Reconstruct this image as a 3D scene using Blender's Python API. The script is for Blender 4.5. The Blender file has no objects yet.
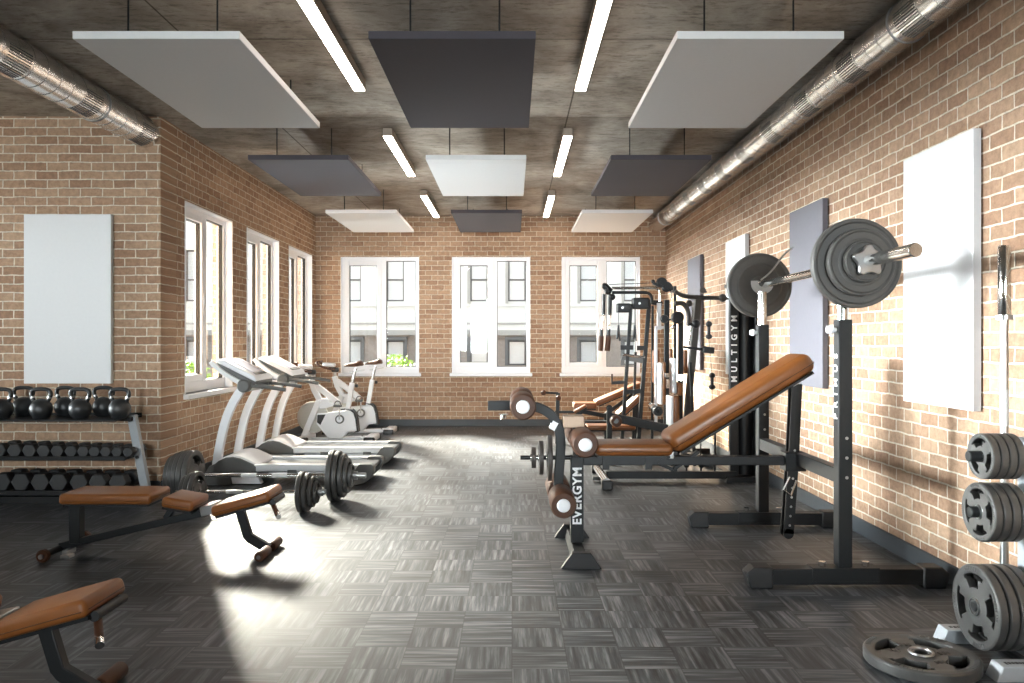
import bpy, bmesh, math, random
from mathutils import Vector, Matrix, Euler
random.seed(7)
C = bpy.context.scene.collection
PI = math.pi
EYE, F = 1.25, 790.0

def P(x, y, Y):
    """point at depth Y seen at photo position x, y"""
    return Vector(((x - 512) / F * Y, Y, EYE + (341.5 - y) / F * Y))

# ------------------------------------------------------------------ materials
MATS = {}
def nd(nt, t, **kw):
    n = nt.nodes.new(t)
    for k, v in kw.items():
        if k.startswith('_'):
            setattr(n, k[1:], v)
        else:
            n.inputs[k.replace('__', ' ')].default_value = v
    return n
def col4(c): return (c[0], c[1], c[2], 1.0)
def pm(name, col, rough=.5, metal=0.0, nscale=40, namt=.12, bump=0.0, bscale=200, coat=0.0, spec=.5, emit=None):
    m = bpy.data.materials.new(name); m.use_nodes = True
    nt = m.node_tree; b = nt.nodes['Principled BSDF']; L = nt.links.new
    tc = nd(nt, 'ShaderNodeTexCoord')
    no = nd(nt, 'ShaderNodeTexNoise', Scale=nscale, Detail=4.0)
    L(tc.outputs['Object'], no.inputs['Vector'])
    mx = nd(nt, 'ShaderNodeMix', _data_type='RGBA')
    mx.inputs[6].default_value = col4([c * (1 - namt) for c in col])
    mx.inputs[7].default_value = col4([min(1, c * (1 + namt)) for c in col])
    L(no.outputs['Fac'], mx.inputs[0]); L(mx.outputs[2], b.inputs['Base Color'])
    b.inputs['Roughness'].default_value = rough; b.inputs['Metallic'].default_value = metal
    b.inputs['Coat Weight'].default_value = coat
    b.inputs['Specular IOR Level'].default_value = spec
    if bump:
        n2 = nd(nt, 'ShaderNodeTexNoise', Scale=bscale, Detail=3.0)
        L(tc.outputs['Object'], n2.inputs['Vector'])
        bp = nd(nt, 'ShaderNodeBump', Strength=bump, Distance=.002)
        L(n2.outputs['Fac'], bp.inputs['Height']); L(bp.outputs[0], b.inputs['Normal'])
    if emit:
        b.inputs['Emission Color'].default_value = col4(emit[0]); b.inputs['Emission Strength'].default_value = emit[1]
    MATS[name] = m
    return m

def brick_mat(name, axis):
    m = bpy.data.materials.new(name); m.use_nodes = True
    nt = m.node_tree; b = nt.nodes['Principled BSDF']; L = nt.links.new
    tc = nd(nt, 'ShaderNodeTexCoord'); sp = nd(nt, 'ShaderNodeSeparateXYZ'); cb = nd(nt, 'ShaderNodeCombineXYZ')
    L(tc.outputs['Object'], sp.inputs[0]); L(sp.outputs[axis], cb.inputs[0]); L(sp.outputs[2], cb.inputs[1])
    # a little waviness so the joints are not ruler-straight
    wn = nd(nt, 'ShaderNodeTexNoise', Scale=9.0, Detail=4.0)
    L(tc.outputs['Object'], wn.inputs['Vector'])
    vs = nd(nt, 'ShaderNodeVectorMath', _operation='SUBTRACT'); vs.inputs[1].default_value = (.5, .5, .5)
    L(wn.outputs['Color'], vs.inputs[0])
    vm = nd(nt, 'ShaderNodeVectorMath', _operation='SCALE'); vm.inputs['Scale'].default_value = .017
    L(vs.outputs[0], vm.inputs[0])
    va = nd(nt, 'ShaderNodeVectorMath', _operation='ADD'); L(cb.outputs[0], va.inputs[0]); L(vm.outputs[0], va.inputs[1])
    br = nd(nt, 'ShaderNodeTexBrick', Scale=1.0)
    br.inputs['Brick Width'].default_value = .183; br.inputs['Row Height'].default_value = .0719
    br.inputs['Mortar Size'].default_value = .0058; br.inputs['Mortar Smooth'].default_value = .35
    br.inputs['Color1'].default_value = (.428, .285, .189, 1); br.inputs['Color2'].default_value = (.284, .166, .106, 1)
    br.inputs['Mortar'].default_value = (.68, .61, .49, 1); br.inputs['Bias'].default_value = -.1
    L(va.outputs[0], br.inputs['Vector'])
    n1 = nd(nt, 'ShaderNodeTexNoise', Scale=26.0, Detail=6.0, Roughness=.65); L(va.outputs[0], n1.inputs['Vector'])
    mr = nd(nt, 'ShaderNodeMapRange'); mr.inputs['From Min'].default_value = .3; mr.inputs['From Max'].default_value = .75
    mr.inputs['To Min'].default_value = .72; mr.inputs['To Max'].default_value = 1.25
    L(n1.outputs['Fac'], mr.inputs['Value'])
    mu = nd(nt, 'ShaderNodeVectorMath', _operation='SCALE'); L(br.outputs['Color'], mu.inputs[0]); L(mr.outputs[0], mu.inputs['Scale'])
    L(mu.outputs[0], b.inputs['Base Color'])
    b.inputs['Roughness'].default_value = .9; b.inputs['Specular IOR Level'].default_value = .2
    # joints recessed, brick faces rough
    iv = nd(nt, 'ShaderNodeMath', _operation='SUBTRACT'); iv.inputs[0].default_value = 1.0; L(br.outputs['Fac'], iv.inputs[1])
    n2 = nd(nt, 'ShaderNodeTexNoise', Scale=55.0, Detail=5.0); L(va.outputs[0], n2.inputs['Vector'])
    ad = nd(nt, 'ShaderNodeMath', _operation='MULTIPLY_ADD'); ad.inputs[1].default_value = .55
    L(n2.outputs['Fac'], ad.inputs[0]); L(iv.outputs[0], ad.inputs[2])
    bp = nd(nt, 'ShaderNodeBump', Strength=.9, Distance=.009); L(ad.outputs[0], bp.inputs['Height']); L(bp.outputs[0], b.inputs['Normal'])
    MATS[name] = m

def floor_mat():
    m = bpy.data.materials.new('floor_tiles'); m.use_nodes = True
    nt = m.node_tree; b = nt.nodes['Principled BSDF']; L = nt.links.new
    T = .2155
    tc = nd(nt, 'ShaderNodeTexCoord')
    dv = nd(nt, 'ShaderNodeVectorMath', _operation='SCALE'); dv.inputs['Scale'].default_value = 1 / T
    L(tc.outputs['Object'], dv.inputs[0])
    fl = nd(nt, 'ShaderNodeVectorMath', _operation='FLOOR'); L(dv.outputs[0], fl.inputs[0])
    sp = nd(nt, 'ShaderNodeSeparateXYZ'); L(fl.outputs[0], sp.inputs[0])
    wn = nd(nt, 'ShaderNodeTexWhiteNoise', _noise_dimensions='2D'); L(fl.outputs[0], wn.inputs['Vector'])
    odd = nd(nt, 'ShaderNodeMath', _operation='GREATER_THAN'); odd.inputs[1].default_value = .86; L(wn.outputs['Value'], odd.inputs[0])
    s1 = nd(nt, 'ShaderNodeMath', _operation='ADD'); L(sp.outputs[0], s1.inputs[0]); L(sp.outputs[1], s1.inputs[1])
    s2 = nd(nt, 'ShaderNodeMath', _operation='ADD'); L(s1.outputs[0], s2.inputs[0]); L(odd.outputs[0], s2.inputs[1])
    par = nd(nt, 'ShaderNodeMath', _operation='FLOORED_MODULO'); par.inputs[1].default_value = 2.0; L(s2.outputs[0], par.inputs[0])
    # long grain lines, one way or the other by tile
    def grain(sx, sy):
        mp = nd(nt, 'ShaderNodeMapping'); mp.inputs['Scale'].default_value = (sx, sy, 1)
        L(tc.outputs['Object'], mp.inputs['Vector'])
        of = nd(nt, 'ShaderNodeVectorMath', _operation='ADD')
        L(mp.outputs[0], of.inputs[0])
        sc = nd(nt, 'ShaderNodeVectorMath', _operation='SCALE'); sc.inputs['Scale'].default_value = 7.0
        L(wn.outputs['Color'], sc.inputs[0]); L(sc.outputs[0], of.inputs[1])
        n = nd(nt, 'ShaderNodeTexNoise', Scale=1.0, Detail=4.0, Roughness=.62); L(of.outputs[0], n.inputs['Vector'])
        return n
    ga, gb = grain(2.2, 46.0), grain(46.0, 2.2)
    mx = nd(nt, 'ShaderNodeMix', _data_type='FLOAT')
    L(par.outputs[0], mx.inputs[0]); L(ga.outputs['Fac'], mx.inputs[2]); L(gb.outputs['Fac'], mx.inputs[3])
    cr = nd(nt, 'ShaderNodeValToRGB')
    e = cr.color_ramp.elements
    e[0].position = .34; e[0].color = (.010, .011, .013, 1)
    e[1].position = .74; e[1].color = (.185, .194, .205, 1)
    k = cr.color_ramp.elements.new(.50); k.color = (.040, .045, .052, 1)
    L(mx.outputs[0], cr.inputs[0])
    wt = nd(nt, 'ShaderNodeMapRange'); wt.inputs['To Min'].default_value = .78; wt.inputs['To Max'].default_value = 1.25
    L(wn.outputs['Value'], wt.inputs['Value'])
    # thin dark joint between tiles
    fr = nd(nt, 'ShaderNodeVectorMath', _operation='FRACTION'); L(dv.outputs[0], fr.inputs[0])
    fs = nd(nt, 'ShaderNodeSeparateXYZ'); L(fr.outputs[0], fs.inputs[0])
    def edge(o):
        a = nd(nt, 'ShaderNodeMath', _operation='SUBTRACT'); a.inputs[1].default_value = .5; L(o, a.inputs[0])
        q = nd(nt, 'ShaderNodeMath', _operation='ABSOLUTE'); L(a.outputs[0], q.inputs[0])
        g = nd(nt, 'ShaderNodeMath', _operation='LESS_THAN'); g.inputs[1].default_value = .489; L(q.outputs[0], g.inputs[0]); return g
    e1, e2 = edge(fs.outputs[0]), edge(fs.outputs[1])
    em = nd(nt, 'ShaderNodeMath', _operation='MULTIPLY'); L(e1.outputs[0], em.inputs[0]); L(e2.outputs[0], em.inputs[1])
    er = nd(nt, 'ShaderNodeMapRange'); er.inputs['To Min'].default_value = .55; L(em.outputs[0], er.inputs['Value'])
    mm = nd(nt, 'ShaderNodeMath', _operation='MULTIPLY'); L(wt.outputs[0], mm.inputs[0]); L(er.outputs[0], mm.inputs[1])
    mu = nd(nt, 'ShaderNodeVectorMath', _operation='SCALE'); L(cr.outputs[0], mu.inputs[0]); L(mm.outputs[0], mu.inputs['Scale'])
    L(mu.outputs[0], b.inputs['Base Color'])
    b.inputs['Roughness'].default_value = .42; b.inputs['Specular IOR Level'].default_value = .5
    bp = nd(nt, 'ShaderNodeBump', Strength=.25, Distance=.0015); L(mx.outputs[0], bp.inputs['Height']); L(bp.outputs[0], b.inputs['Normal'])
    MATS['floor_tiles'] = m

def concrete_mat():
    m = bpy.data.materials.new('concrete'); m.use_nodes = True
    nt = m.node_tree; b = nt.nodes['Principled BSDF']; L = nt.links.new
    tc = nd(nt, 'ShaderNodeTexCoord')
    n1 = nd(nt, 'ShaderNodeTexNoise', Scale=1.6, Detail=9.0, Roughness=.66, Distortion=.6); L(tc.outputs['Object'], n1.inputs['Vector'])
    mp = nd(nt, 'ShaderNodeMapping'); mp.inputs['Scale'].default_value = (3.5, 13.0, 1); L(tc.outputs['Object'], mp.inputs['Vector'])
    n2 = nd(nt, 'ShaderNodeTexNoise', Scale=2.4, Detail=10.0, Roughness=.78); L(mp.outputs[0], n2.inputs['Vector'])
    cr = nd(nt, 'ShaderNodeValToRGB'); e = cr.color_ramp.elements
    e[0].position = .36; e[0].color = (.26, .22, .18, 1); e[1].position = .66; e[1].color = (.56, .50, .43, 1)
    L(n1.outputs['Fac'], cr.inputs[0])
    pt = nd(nt, 'ShaderNodeValToRGB'); q = pt.color_ramp.elements
    q[0].position = .36; q[0].color = (.34, .31, .29, 1); q[1].position = .50; q[1].color = (1, 1, 1, 1)
    L(n2.outputs['Fac'], pt.inputs[0])
    m1 = nd(nt, 'ShaderNodeMix', _data_type='RGBA', _blend_type='MULTIPLY'); m1.inputs[0].default_value = .8
    L(cr.outputs[0], m1.inputs[6]); L(pt.outputs[0], m1.inputs[7])
    br = nd(nt, 'ShaderNodeTexBrick', Scale=1.0, _offset=0.0)
    br.inputs['Brick Width'].default_value = 2.46; br.inputs['Row Height'].default_value = 1.71
    br.inputs['Mortar Size'].default_value = .007; br.inputs['Mortar Smooth'].default_value = .3
    br.inputs['Color1'].default_value = (1, 1, 1, 1); br.inputs['Color2'].default_value = (.86, .86, .86, 1); br.inputs['Mortar'].default_value = (.30, .28, .26, 1)
    mo = nd(nt, 'ShaderNodeMapping'); mo.inputs['Location'].default_value = (2.0, .27, 0); L(tc.outputs['Object'], mo.inputs['Vector'])
    L(mo.outputs[0], br.inputs['Vector'])
    m2 = nd(nt, 'ShaderNodeMix', _data_type='RGBA', _blend_type='MULTIPLY'); m2.inputs[0].default_value = 1
    L(m1.outputs[2], m2.inputs[6]); L(br.outputs['Color'], m2.inputs[7]); L(m2.outputs[2], b.inputs['Base Color'])
    b.inputs['Roughness'].default_value = .85; b.inputs['Specular IOR Level'].default_value = .25
    bp = nd(nt, 'ShaderNodeBump', Strength=.35, Distance=.004); L(n2.outputs['Fac'], bp.inputs['Height']); L(bp.outputs[0], b.inputs['Normal'])
    MATS['concrete'] = m

def glass_mat():
    m = bpy.data.materials.new('window_glass'); m.use_nodes = True
    nt = m.node_tree; nt.nodes.remove(nt.nodes['Principled BSDF']); L = nt.links.new
    out = nt.nodes['Material Output']
    tr = nd(nt, 'ShaderNodeBsdfTransparent'); tr.inputs[0].default_value = (.96, .98, .97, 1)
    gl = nd(nt, 'ShaderNodeBsdfGlossy', Roughness=.02)
    lw = nd(nt, 'ShaderNodeLayerWeight', Blend=.5)
    pw = nd(nt, 'ShaderNodeMath', _operation='POWER'); pw.inputs[1].default_value = 5.0; L(lw.outputs['Facing'], pw.inputs[0])
    fr = nd(nt, 'ShaderNodeMapRange'); fr.inputs['To Min'].default_value = .03; fr.inputs['To Max'].default_value = .9; L(pw.outputs[0], fr.inputs['Value'])
    mx = nd(nt, 'ShaderNodeMixShader'); L(fr.outputs[0], mx.inputs[0]); L(tr.outputs[0], mx.inputs[1]); L(gl.outputs[0], mx.inputs[2])
    L(mx.outputs[0], out.inputs['Surface'])
    MATS['window_glass'] = m

def duct_mat():
    m = pm('galvanised', (.72, .71, .70), .25, 1.0, nscale=14, namt=.16)
    nt = m.node_tree; b = nt.nodes['Principled BSDF']; L = nt.links.new
    tc = nd(nt, 'ShaderNodeTexCoord'); wv = nd(nt, 'ShaderNodeTexNoise', Scale=9.0, Detail=2.0)
    L(tc.outputs['Object'], wv.inputs['Vector'])
    bp = nd(nt, 'ShaderNodeBump', Strength=.25, Distance=.01); L(wv.outputs['Fac'], bp.inputs['Height']); L(bp.outputs[0], b.inputs['Normal'])

brick_mat('brick_along_x', 0); brick_mat('brick_along_y', 1)
floor_mat(); concrete_mat(); glass_mat(); duct_mat()
pm('white_paint', (.80, .80, .80), .4, namt=.02)
pm('window_white', (.86, .87, .90), .35, namt=.02)
pm('panel_white', (.67, .67, .672), .85, namt=.03, bump=.1, bscale=500)
pm('panel_dark', (.049, .044, .054), .85, namt=.06, bump=.1, bscale=500)
pm('panel_grey', (.135, .128, .145), .85, namt=.05, bump=.1, bscale=500)
pm('baseboard_grey', (.040, .046, .052), .5, namt=.06)
pm('black_metal', (.008, .0085, .0095), .42, namt=.15, spec=.3)
pm('graphite_metal', (.0115, .0125, .0135), .46, namt=.12, spec=.28)
pm('black_plastic', (.010, .010, .011), .45, namt=.15)
pm('rubber', (.020, .020, .021), .55, namt=.2, bump=.15, bscale=350)
pm('iron_plate', (.078, .076, .073), .40, .3, namt=.18, bump=.2, bscale=160)
pm('iron_brown', (.050, .042, .037), .48, .2, namt=.15, bump=.15, bscale=160)
pm('plate_rubber', (.055, .052, .048), .5, namt=.15, bump=.15, bscale=200)
pm('kettle_black', (.014, .015, .016), .42, namt=.2, bump=.12, bscale=220)
pm('chrome', (.80, .79, .77), .12, 1.0, namt=.03)
pm('dull_steel', (.46, .46, .46), .3, 1.0, namt=.06)
pm('bare_steel', (.30, .215, .155), .45, .5, namt=.06)
pm('grey_paint', (.30, .32, .34), .4, namt=.06)
pm('leather', (.195, .066, .015), .36, namt=.14, nscale=18, bump=.12, bscale=260, spec=.42)
pm('foam_brown', (.070, .026, .011), .5, spec=.3, namt=.14, bump=.15, bscale=200)
pm('white_plastic', (.88, .89, .91), .3, namt=.02)
pm('silver_plastic', (.66, .67, .68), .32, .1, namt=.04)
pm('grey_plastic', (.105, .105, .10), .42, namt=.06)
pm('belt', (.055, .056, .06), .32, namt=.12)
pm('screen', (.55, .55, .63), .25, namt=.04)
pm('tree_paint', (.42, .44, .46), .4, namt=.05)
pm('flywheel', (.62, .60, .55), .35, .3, namt=.04)
pm('lettering_white', (.85, .85, .85), .5, namt=.02)
pm('mark_dark', (.03, .03, .03), .6, namt=.1)
pm('lamp_housing', (.36, .29, .23), .6, namt=.05)
pm('lamp_light', (1, 1, 1), .5, namt=0, emit=((1.0, .91, .81), 19.0))
pm('stucco', (.80, .775, .73), .9, namt=.06, nscale=3)
pm('stone', (.42, .355, .31), .9, namt=.2, nscale=9, bump=.3, bscale=12)
pm('stone_trim', (.46, .435, .40), .85, namt=.08)
pm('sash_grey', (.16, .155, .15), .6, namt=.06)
pm('far_pane', (.88, .89, .89), .3, .1, namt=.04)  # pale colour stands in for sky reflected in the glass
pm('leaf_green', (.20, .33, .045), .55, namt=.35, nscale=9)
pm('bark', (.10, .07, .045), .9, namt=.2)
pm('paving', (.17, .165, .16), .9, namt=.1, nscale=4)

# ------------------------------------------------------------------ mesh builder
class MB:
    def __init__(s): s.bm = bmesh.new()
    def face(s, vs):
        try: return s.bm.faces.new(vs)
        except ValueError: return None
    def box(s, c, size, rot=None):
        c = Vector(c); M = rot.to_matrix() if isinstance(rot, Euler) else (rot or Matrix.Identity(3))
        v = [s.bm.verts.new(c + M @ Vector((sx * size[0] / 2, sy * size[1] / 2, sz * size[2] / 2)))
             for sx in (-1, 1) for sy in (-1, 1) for sz in (-1, 1)]
        for f in ((0, 1, 3, 2), (4, 6, 7, 5), (0, 4, 5, 1), (2, 3, 7, 6), (0, 2, 6, 4), (1, 5, 7, 3)):
            s.face([v[i] for i in f])
        return s
    def bx(s, x0, x1, y0, y1, z0, z1):
        return s.box(((x0 + x1) / 2, (y0 + y1) / 2, (z0 + z1) / 2), (abs(x1 - x0), abs(y1 - y0), abs(z1 - z0)))
    def rbox(s, c, size, r=.015, seg=4, rot=None):
        t = bmesh.new()
        bmesh.ops.create_cube(t, size=1.0)
        for v in t.verts: v.co = Vector((v.co.x * size[0], v.co.y * size[1], v.co.z * size[2]))
        bmesh.ops.bevel(t, geom=list(t.edges), offset=r, segments=seg, profile=.5, affect='EDGES', clamp_overlap=True)
        M = rot.to_matrix() if isinstance(rot, Euler) else (rot or Matrix.Identity(3))
        c = Vector(c); mp = {}
        for v in t.verts: mp[v] = s.bm.verts.new(c + M @ v.co)
        for f in t.faces: s.face([mp[v] for v in f.verts])
        t.free(); return s
    def sweep(s, pts, prof, up=(0, 0, 1), closed=False, caps=True, scales=None):
        pts = [Vector(p) for p in pts]; n = len(pts); rings = []
        ref = Vector(up)
        for i, p in enumerate(pts):
            if closed: t = pts[(i + 1) % n] - pts[i - 1]
            else: t = (pts[min(i + 1, n - 1)] - pts[max(i - 1, 0)])
            t.normalize()
            side = t.cross(ref)
            if side.length < 1e-4: side = t.cross(Vector((1, 0, 0))) if abs(t.x) < .9 else t.cross(Vector((0, 1, 0)))
            side.normalize(); u = side.cross(t).normalized()
            if up == 'pt': pass
            k = scales[i] if scales else 1
            rings.append([s.bm.verts.new(p + side * a * k + u * b * k) for a, b in prof])
        m = len(prof)
        for i in range(n if closed else n - 1):
            A, B = rings[i], rings[(i + 1) % n]
            for j in range(m): s.face([A[j], A[(j + 1) % m], B[(j + 1) % m], B[j]])
        if caps and not closed:
            s.face(rings[0][::-1]); s.face(rings[-1])
        return s
    def bar(s, p0, p1, w, h, up=(0, 0, 1)):
        return s.sweep([p0, p1], [(-w / 2, -h / 2), (w / 2, -h / 2), (w / 2, h / 2), (-w / 2, h / 2)], up)
    def rtube(s, pts, w, h, up=(0, 1, 0)):
        return s.sweep(pts, [(-w / 2, -h / 2), (w / 2, -h / 2), (w / 2, h / 2), (-w / 2, h / 2)], up)
    def tube(s, pts, r, seg=10, up=None, closed=False, scales=None):
        pts = [Vector(p) for p in pts]
        if up is None:
            d = (pts[-1] - pts[0]) if not closed else Vector((0, 0, 1))
            best = min(((abs(sum(abs((pts[i + 1] - pts[i]).normalized().dot(a)) for i in range(len(pts) - 1))), k) for k, a in enumerate((Vector((1, 0, 0)), Vector((0, 1, 0)), Vector((0, 0, 1))))))
            up = ((1, 0, 0), (0, 1, 0), (0, 0, 1))[best[1]]
        return s.sweep(pts, [(r * math.cos(2 * PI * k / seg), r * math.sin(2 * PI * k / seg)) for k in range(seg)], up, closed, scales=scales)
    def cyl(s, p0, p1, r, r2=None, seg=20):
        r2 = r if r2 is None else r2
        return s.tube([p0, p1], 1.0, seg, scales=[r, r2])
    def lathe(s, prof, base, axis=(0, 0, 1), seg=32, closed=False):
        """prof: (radius, height) along axis"""
        base = Vector(base); ax = Vector(axis).normalized()
        q = Vector((0, 0, 1)).rotation_difference(ax).to_matrix()
        rings = []
        for r, h in prof:
            if r < 1e-6: rings.append([s.bm.verts.new(base + q @ Vector((0, 0, h)))])
            else: rings.append([s.bm.verts.new(base + q @ Vector((r * math.cos(2 * PI * k / seg), r * math.sin(2 * PI * k / seg), h))) for k in range(seg)])
        pr = list(zip(rings, rings[1:])) + ([(rings[-1], rings[0])] if closed else [])
        for A, B in pr:
            for k in range(seg):
                k2 = (k + 1) % seg
                if len(A) == 1 and len(B) == 1: break
                if len(A) == 1: s.face([A[0], B[k2], B[k]])
                elif len(B) == 1: s.face([A[k], A[k2], B[0]])
                else: s.face([A[k], A[k2], B[k2], B[k]])
        return s
    def sphere(s, c, r, seg=16, squash=1):
        n = seg // 2
        return s.lathe([(r * math.sin(PI * i / n), -r * squash * math.cos(PI * i / n)) for i in range(n + 1)], c, seg=seg)
    def prism(s, poly, axis, d0, d1):
        """poly in the two other axes (x,z) for 'y', (y,z) for 'x', (x,y) for 'z'"""
        def mk(a, b, d): return {'y': (a, d, b), 'x': (d, a, b), 'z': (a, b, d)}[axis]
        A = [s.bm.verts.new(mk(a, b, d0)) for a, b in poly]; B = [s.bm.verts.new(mk(a, b, d1)) for a, b in poly]
        s.face(A); s.face(B[::-1]); n = len(poly)
        for i in range(n): s.face([A[i], B[i], B[(i + 1) % n], A[(i + 1) % n]])
        return s
    def torus(s, c, axis, R, r, seg=32, sub=8):
        return s.lathe([(R + r * math.cos(2 * PI * k / sub), r * math.sin(2 * PI * k / sub)) for k in range(sub)], c, axis, seg, closed=True)

def smooth_path(pts, n=6):
    pts = [Vector(p) for p in pts]; out = []
    for i in range(len(pts) - 1):
        p0, p1, p2, p3 = pts[max(i - 1, 0)], pts[i], pts[i + 1], pts[min(i + 2, len(pts) - 1)]
        for k in range(n):
            t = k / n
            out.append(.5 * ((2 * p1) + (p2 - p0) * t + (2 * p0 - 5 * p1 + 4 * p2 - p3) * t * t + (3 * p1 - p0 - 3 * p2 + p3) * t ** 3))
    return out + [pts[-1]]

ORG = {}
def tag(o, label=None, cat=None, group=None, kind=None):
    if label: o['label'] = label
    if cat: o['category'] = cat
    if group: o['group'] = group
    if kind: o['kind'] = kind
    return o
def thing(name, label, cat, loc=(0, 0, 0), group=None, kind=None):
    o = bpy.data.objects.new(name, None); C.objects.link(o); o.location = loc
    o.empty_display_size = .1; ORG[o.name] = Vector(loc)
    return tag(o, label, cat, group, kind)
def part(mb, name, mat, parent=None, label=None, bevel=0, angle=35, loc=None, kind=None):
    """links the builder's mesh as ONE object; its vertices were laid out in world metres"""
    me = bpy.data.meshes.new(name)
    bmesh.ops.recalc_face_normals(mb.bm, faces=mb.bm.faces)
    org = ORG[parent.name] if parent is not None else Vector(loc or (0, 0, 0))
    bmesh.ops.translate(mb.bm, verts=mb.bm.verts, vec=-org)
    mb.bm.to_mesh(me); mb.bm.free()
    me.shade_smooth(); me.set_sharp_from_angle(angle=math.radians(angle))
    me.materials.append(MATS[mat])
    o = bpy.data.objects.new(name, me); C.objects.link(o)
    if parent is not None: o.parent = parent
    else: o.location = org
    ORG[o.name] = org
    if bevel:
        b = o.modifiers.new('edge', 'BEVEL'); b.width = bevel; b.segments = 2; b.limit_method = 'ANGLE'; b.angle_limit = math.radians(40); b.harden_normals = False
    if label: o['label'] = label
    if kind: o['kind'] = kind
    return o
def struct(mb, name, mat, label, cat, bevel=0):
    return tag(part(mb, name, mat, bevel=bevel), label, cat, kind='structure')
def dup(root, loc, label=None, group=None, rotz=None):
    r = root.copy(); C.objects.link(r); r.location = loc
    if rotz is not None: r.rotation_euler = (0, 0, rotz)
    if label: r['label'] = label
    if group: r['group'] = group
    for ch in list(root.children):
        c = ch.copy(); C.objects.link(c); c.parent = r
        for g in list(ch.children):
            d = g.copy(); C.objects.link(d); d.parent = c
    return r
def text(body, name, parent, loc, rot, size, mat='lettering_white', label=None, extrude=.0008, bold=.0, spacing=1.0):
    cu = bpy.data.curves.new(name, 'FONT'); cu.body = body; cu.size = size; cu.extrude = extrude; cu.offset = bold
    cu.align_x = 'CENTER'; cu.align_y = 'CENTER'; cu.space_character = spacing
    t = bpy.data.objects.new(name, cu); C.objects.link(t)
    dg = bpy.context.evaluated_depsgraph_get(); dg.update()
    me = bpy.data.meshes.new_from_object(t.evaluated_get(dg))
    bpy.data.objects.remove(t); bpy.data.curves.remove(cu)
    M = Matrix.Translation(Vector(loc)) @ rot.to_matrix().to_4x4()
    me.transform(Matrix.Translation(-ORG[parent.name]) @ M)
    me.materials.clear(); me.materials.append(MATS[mat])
    o = bpy.data.objects.new(name, me); C.objects.link(o); o.parent = parent
    if label: o['label'] = label
    ORG[o.name] = ORG[parent.name]
    return o

# ------------------------------------------------------------------ the room
XL, XR, YB, YA, YF, XA, H = -2.905, 2.27, 11.69, 6.53, -3.2, -6.8, 3.11
Z0, Z1 = .77, 2.50                     # window openings
LW = [(7.01, 8.20), (8.645, 9.84), (10.275, 11.465)]
BW = [(-2.535, -1.375), (-.89, .27), (.735, 1.895)]
FW = [(-5.6, -4.2), (-2.2, -.8), (.4, 1.8)]
AW = [(.2, 1.7), (2.45, 3.95), (4.6, 6.1)]

def wall(name, axis, u0, u1, d_in, d_out, openings, label):
    """brick wall with rectangular openings; axis 'x' runs along X at depth d (Y), 'y' runs along Y"""
    us = sorted({u0, u1, *[v for o in openings for v in o]}); zs = [0, Z0, Z1, H] if openings else [0, H]
    mb = MB()
    for a, b in zip(us, us[1:]):
        for c, d in zip(zs, zs[1:]):
            if any(o[0] <= a and b <= o[1] for o in openings) and c == Z0: continue
            if axis == 'x': mb.bx(a, b, min(d_in, d_out), max(d_in, d_out), c, d)
            else: mb.bx(min(d_in, d_out), max(d_in, d_out), a, b, c, d)
    return struct(mb, name, 'brick_along_x' if axis == 'x' else 'brick_along_y', label, 'wall')

TH = .30
struct(MB().bx(XL - TH, XR + TH, YF - TH, YB + TH, -.1, 0).bx(XA - TH, XL - TH, YF - TH, YA + TH, -.1, 0), 'floor', 'floor_tiles', 'dark grey streaked basket-weave tile floor of the gym', 'floor')
struct(MB().bx(XL - TH, XR + TH, YF - TH, YB + TH, H, H + .2).bx(XA - TH, XL - TH, YF - TH, YA + TH, H, H + .2), 'ceiling', 'concrete', 'raw stained concrete ceiling with shuttering joints', 'ceiling')
wall('wall_back', 'x', XL - TH, XR + TH, YB, YB + TH, BW, 'brown brick end wall with three windows')
wall('wall_left', 'y', YA + TH, YB, XL, XL - .20, LW, 'sunlit brick wall with three windows behind the treadmills')
wall('wall_alcove', 'x', XA, XL, YA, YA + TH, [], 'brick wall behind the kettlebell rack')
wall('wall_right', 'y', YF, YB, XR, XR + TH, [], 'pale lit brick wall carrying four padded panels')
wall('wall_front', 'x', XA - TH, XR + TH, YF, YF - TH, FW, 'brick wall at the near end of the gym')
wall('wall_side', 'y', YF, YA + TH, XA, XA - TH, AW, 'brick wall at the far side of the kettlebell alcove')
BH, BT = .10, .018
struct(MB().bx(XL, XR, YB - BT, YB, 0, BH), 'baseboard_back', 'baseboard_grey', 'dark grey baseboard under the end wall windows', 'baseboard', .003)
struct(MB().bx(XL, XL + BT, YA, YB - BT, 0, BH), 'baseboard_left', 'baseboard_grey', 'dark grey baseboard behind the treadmills', 'baseboard', .003)
struct(MB().bx(XA, XL, YA - BT, YA, 0, BH), 'baseboard_alcove', 'baseboard_grey', 'dark grey baseboard behind the kettlebell rack', 'baseboard', .003)
struct(MB().bx(XR - BT, XR, YF, YB - BT, 0, BH), 'baseboard_right', 'baseboard_grey', 'dark grey baseboard below the wall panels', 'baseboard', .003)

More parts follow.
